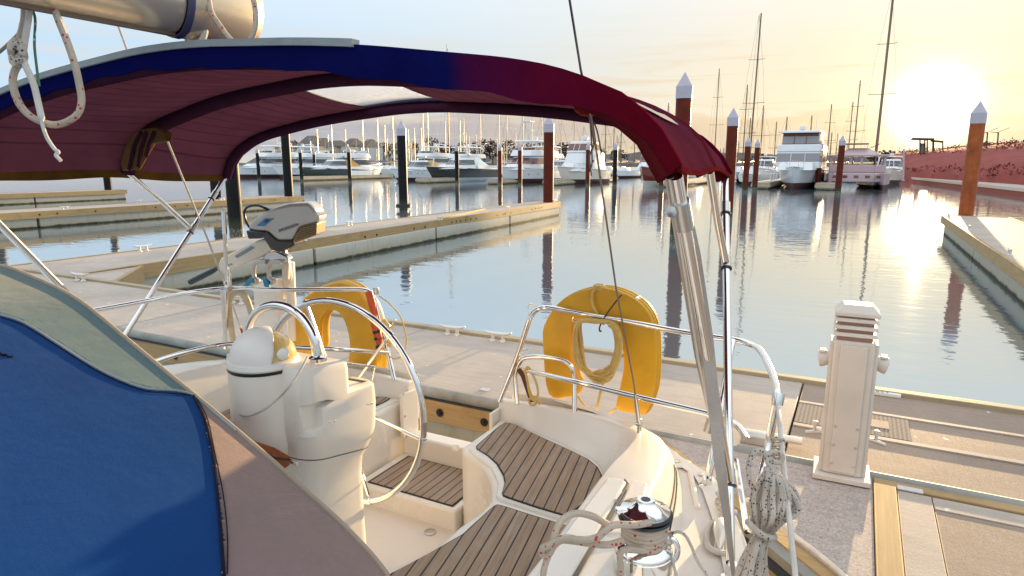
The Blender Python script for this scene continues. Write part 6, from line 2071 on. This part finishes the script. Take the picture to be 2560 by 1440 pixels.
WALLC = mat('cream_wall', (0.55, 0.47, 0.36), .8, var=.1)
WALLG = mat('blue_grey_wall', (0.33, 0.40, 0.46), .8, var=.1)
ROOFM = mat('dark_roof', (0.10, 0.085, 0.08), .7, var=.2)
def house(px, top_py, wpx, y, label, m):
    base = pa(px, 408, y)
    depth = y / ray(px, 408).y
    w, h = wpx / F * depth, pa(px, top_py, y).z
    x = base.x
    t = thing('shore_house', label, 'house', (x, y, 1.5), group='houses on the far shore')
    wl = h * .74
    MB().box(x - w / 2, x + w / 2, y, y + 9, 1, wl).build('wall', m, t)
    MB().loft([[(x - w * .55, y - .4, wl), (x + w * .55, y - .4, wl), (x + w * .55, y + 9.4, wl), (x - w * .55, y + 9.4, wl)], [(x - w * .3, y + 4, h), (x + w * .3, y + 4, h), (x + w * .3, y + 5, h), (x - w * .3, y + 5, h)]]).build('roof', ROOFM, t)
    nw = 4
    for k in range(nw):
        cx = x - w * .36 + w * .72 * k / (nw - 1)
        for z in (2.6, 5.4):
            if z + 1.4 < wl:
                wi = MB().box(cx - w * .07, cx + w * .07, y - .04, y - .002, z, z + 1.5).build('window', GLASSD, t)
                MB().box(cx - w * .08, cx + w * .08, y - .12, y - .045, z - .15, z - .02).build('sill', m, wi)


for px, ty, w, m, lb in ((762, 338, 40, WALLG, 'blue grey house on the far shore just right of the finger tip pile'), (792, 344, 24, WALLC, 'narrow cream house on the far shore beside the blue grey house'), (826, 350, 34, WALLC, 'low cream house on the far shore between short masts'), (866, 345, 30, WALLC, 'cream house with dark roof behind the small far black pile'), (908, 347, 26, WALLG, 'small pale blue house behind the rows of masts'), (700, 352, 36, WALLC, 'cream house half hidden by the bimini edge'), (990, 350, 30, WALLC, 'cream house beside the lone black pile top'), (2005, 382, 40, WALLC, 'low cream building behind the bow-on yacht')):
    house(px, ty, w, 188, lb, m)

ROCK = mat('flare_red_rock', (0.25, 0.042, 0.03), .95, var=.35, vscale=.35, bump=.5, bscale=1.2)  # bank carries the crimson of the lens flare as base colour
q = MB()
rows = []
N_ = 120
for k, (f, lift) in enumerate(((0, -1.0), (.06, .25), (.3, .45), (.6, .78), (.9, .97), (1.0, 1.0), (1.25, .98), (2.2, .8))):
    row = []
    for i in range(N_ + 1):
        px = 2215 + (2760 - 2215) * i / N_
        py_b = 452 + (484 - 452) * max(0, (px - 2230)) / 330
        py_t = 386 - 28 * max(0, (px - 2230)) / 330 - (2 if px > 2230 else -20)
        g = pz(px, py_b, 0)
        dcrest = 150 - (150 - 100) * i / N_
        cr2 = ray(px, py_t)
        c = CAM + cr2 * (dcrest / math.hypot(cr2.x, cr2.y))
        p = g * (1 - f) + c * f
        p.z = (c.z * lift if lift > 0 else lift) + (mnoise.noise(Vector((p.x * .35, p.y * .35, k))) * (.35 if f < 1.0 else .22) if f > 0 else 0)
        row.append(p)
    rows.append(row)
q.loft(rows, closed=False)
tag(q.build('embankment', ROCK, auto=60), 'rock embankment painted flare red at the right edge below the sun', kind='structure')


SCRUB = mat('flare_red_scrub', (0.24, 0.042, 0.03), .9, var=.4, vscale=.8)  # scrub painted in the bank's flare red
rnd = random.Random(3)
sc_ = MB()
for _ in range(700):
    i, k = rnd.randrange(8, N_), rnd.choice((1, 3, 5, 5, 5, 5, 6, 6))
    c0_ = rows[k][i] + (rows[min(7, k + 1)][i] - rows[k][i]) * rnd.random() * .5
    rr_ = rnd.uniform(.2, .6)
    for _ in range(7):
        c = c0_ + Vector((rnd.gauss(0, rr_), rnd.gauss(0, rr_), abs(rnd.gauss(0, rr_ * .6))))
        u = Vector((rnd.uniform(-1, 1), rnd.uniform(-1, 1), rnd.uniform(-1, 1))).normalized()
        v_ = u.cross(Vector((rnd.uniform(-1, 1), rnd.uniform(-1, 1), rnd.uniform(-1, 1)))).normalized()
        s_ = rnd.uniform(.06, .18)
        sc_.add([c - u * s_, c + v_ * s_ * .7, c + u * s_, c - v_ * s_ * .7], [(0, 1, 2, 3)])
tag(sc_.build('scrub', SCRUB, smooth=False), 'scrub dotted over the embankment, both painted flare red', kind='stuff')


def crest(px, dist, py):
    d = ray(px, py)
    return CAM + d * (dist / math.hypot(d.x, d.y))


POSTM = mat('dark_post', (.10, .06, .04), .6)
for px, lb, pan in ((2467, 'solar street lamp with two panels on the embankment, left of the pair', True), (2494, 'solar street lamp on the embankment, right of the pair', False)):
    b_, t_ = crest(px, 118, 368), crest(px + 2, 118, 331)
    b_.z -= 1.2
    l = thing('street_lamp', lb, 'street lamp', b_, group='street lamps on the embankment')
    MB().tube([b_, t_], .09, 8).build('pole', POSTM, l)
    MB().obox(t_ + Vector((.5, 0, .3)), 1.5, .6, .06, (1, 0, .45), (0, 1, 0)).build('solar_panel', POSTM, l)
    MB().tube([t_ - Vector((0, 0, .1)), t_ + Vector((-.9, 0, .1))], .04, 6).build('lamp_arm', POSTM, l)
    if pan: MB().obox(t_ + Vector((-.1, 0, -1.6)), .7, .4, .5, (1, 0, .3), (0, 1, 0)).build('battery_box', POSTM, l)
pv = thing('shade_pavilion', 'flat roofed shade structure on posts standing on the embankment', 'pavilion', crest(2312, 128, 395))
for px in (2300, 2312, 2318, 2334):
    MB().tube([crest(px, 128 + (px % 5), 392), crest(px, 128 + (px % 5), 350)], .12, 8).build('post', POSTM, pv)
a, b = crest(2282, 126, 348), crest(2336, 126, 349)
MB().prism([a, b, b + Vector((0, 5, 0)), a + Vector((0, 5, 0))], (0, 0, .25)).build('roof', POSTM, pv)
MB().prism([crest(2301, 131, 389), crest(2311, 131, 389), crest(2311, 131, 358), crest(2301, 131, 358)], (0, .2, 0)).build('screen', WALLG, pv)
pv2 = thing('shade_pavilion', 'smaller shade frame beside the flat roofed structure on the embankment', 'pavilion', crest(2346, 128, 390))
for px in (2332, 2357):
    MB().tube([crest(px, 128, 392), crest(px, 128, 354)], .1, 8).build('post', POSTM, pv2)
a, b = crest(2330, 127, 353), crest(2359, 127, 356)
MB().prism([a, b, b + Vector((0, 3, 0)), a + Vector((0, 3, 0))], (0, 0, .25)).build('roof', POSTM, pv2)
bl = thing('signal_mast', 'thin pale mast standing at the end of the breakwater pontoon', 'mast', pz(2260, 452, .5))
MB().tube([pz(2258, 452, .5), crest(2260, pz(2258, 452, .5).xy.length, 372)], .09, 8).build('pole', CATM, bl)
MB().lathe([(.15, 0), (.15, .1), (0, .12)], pz(2258, 452, .5), n=10).build('base', GALV, bl)
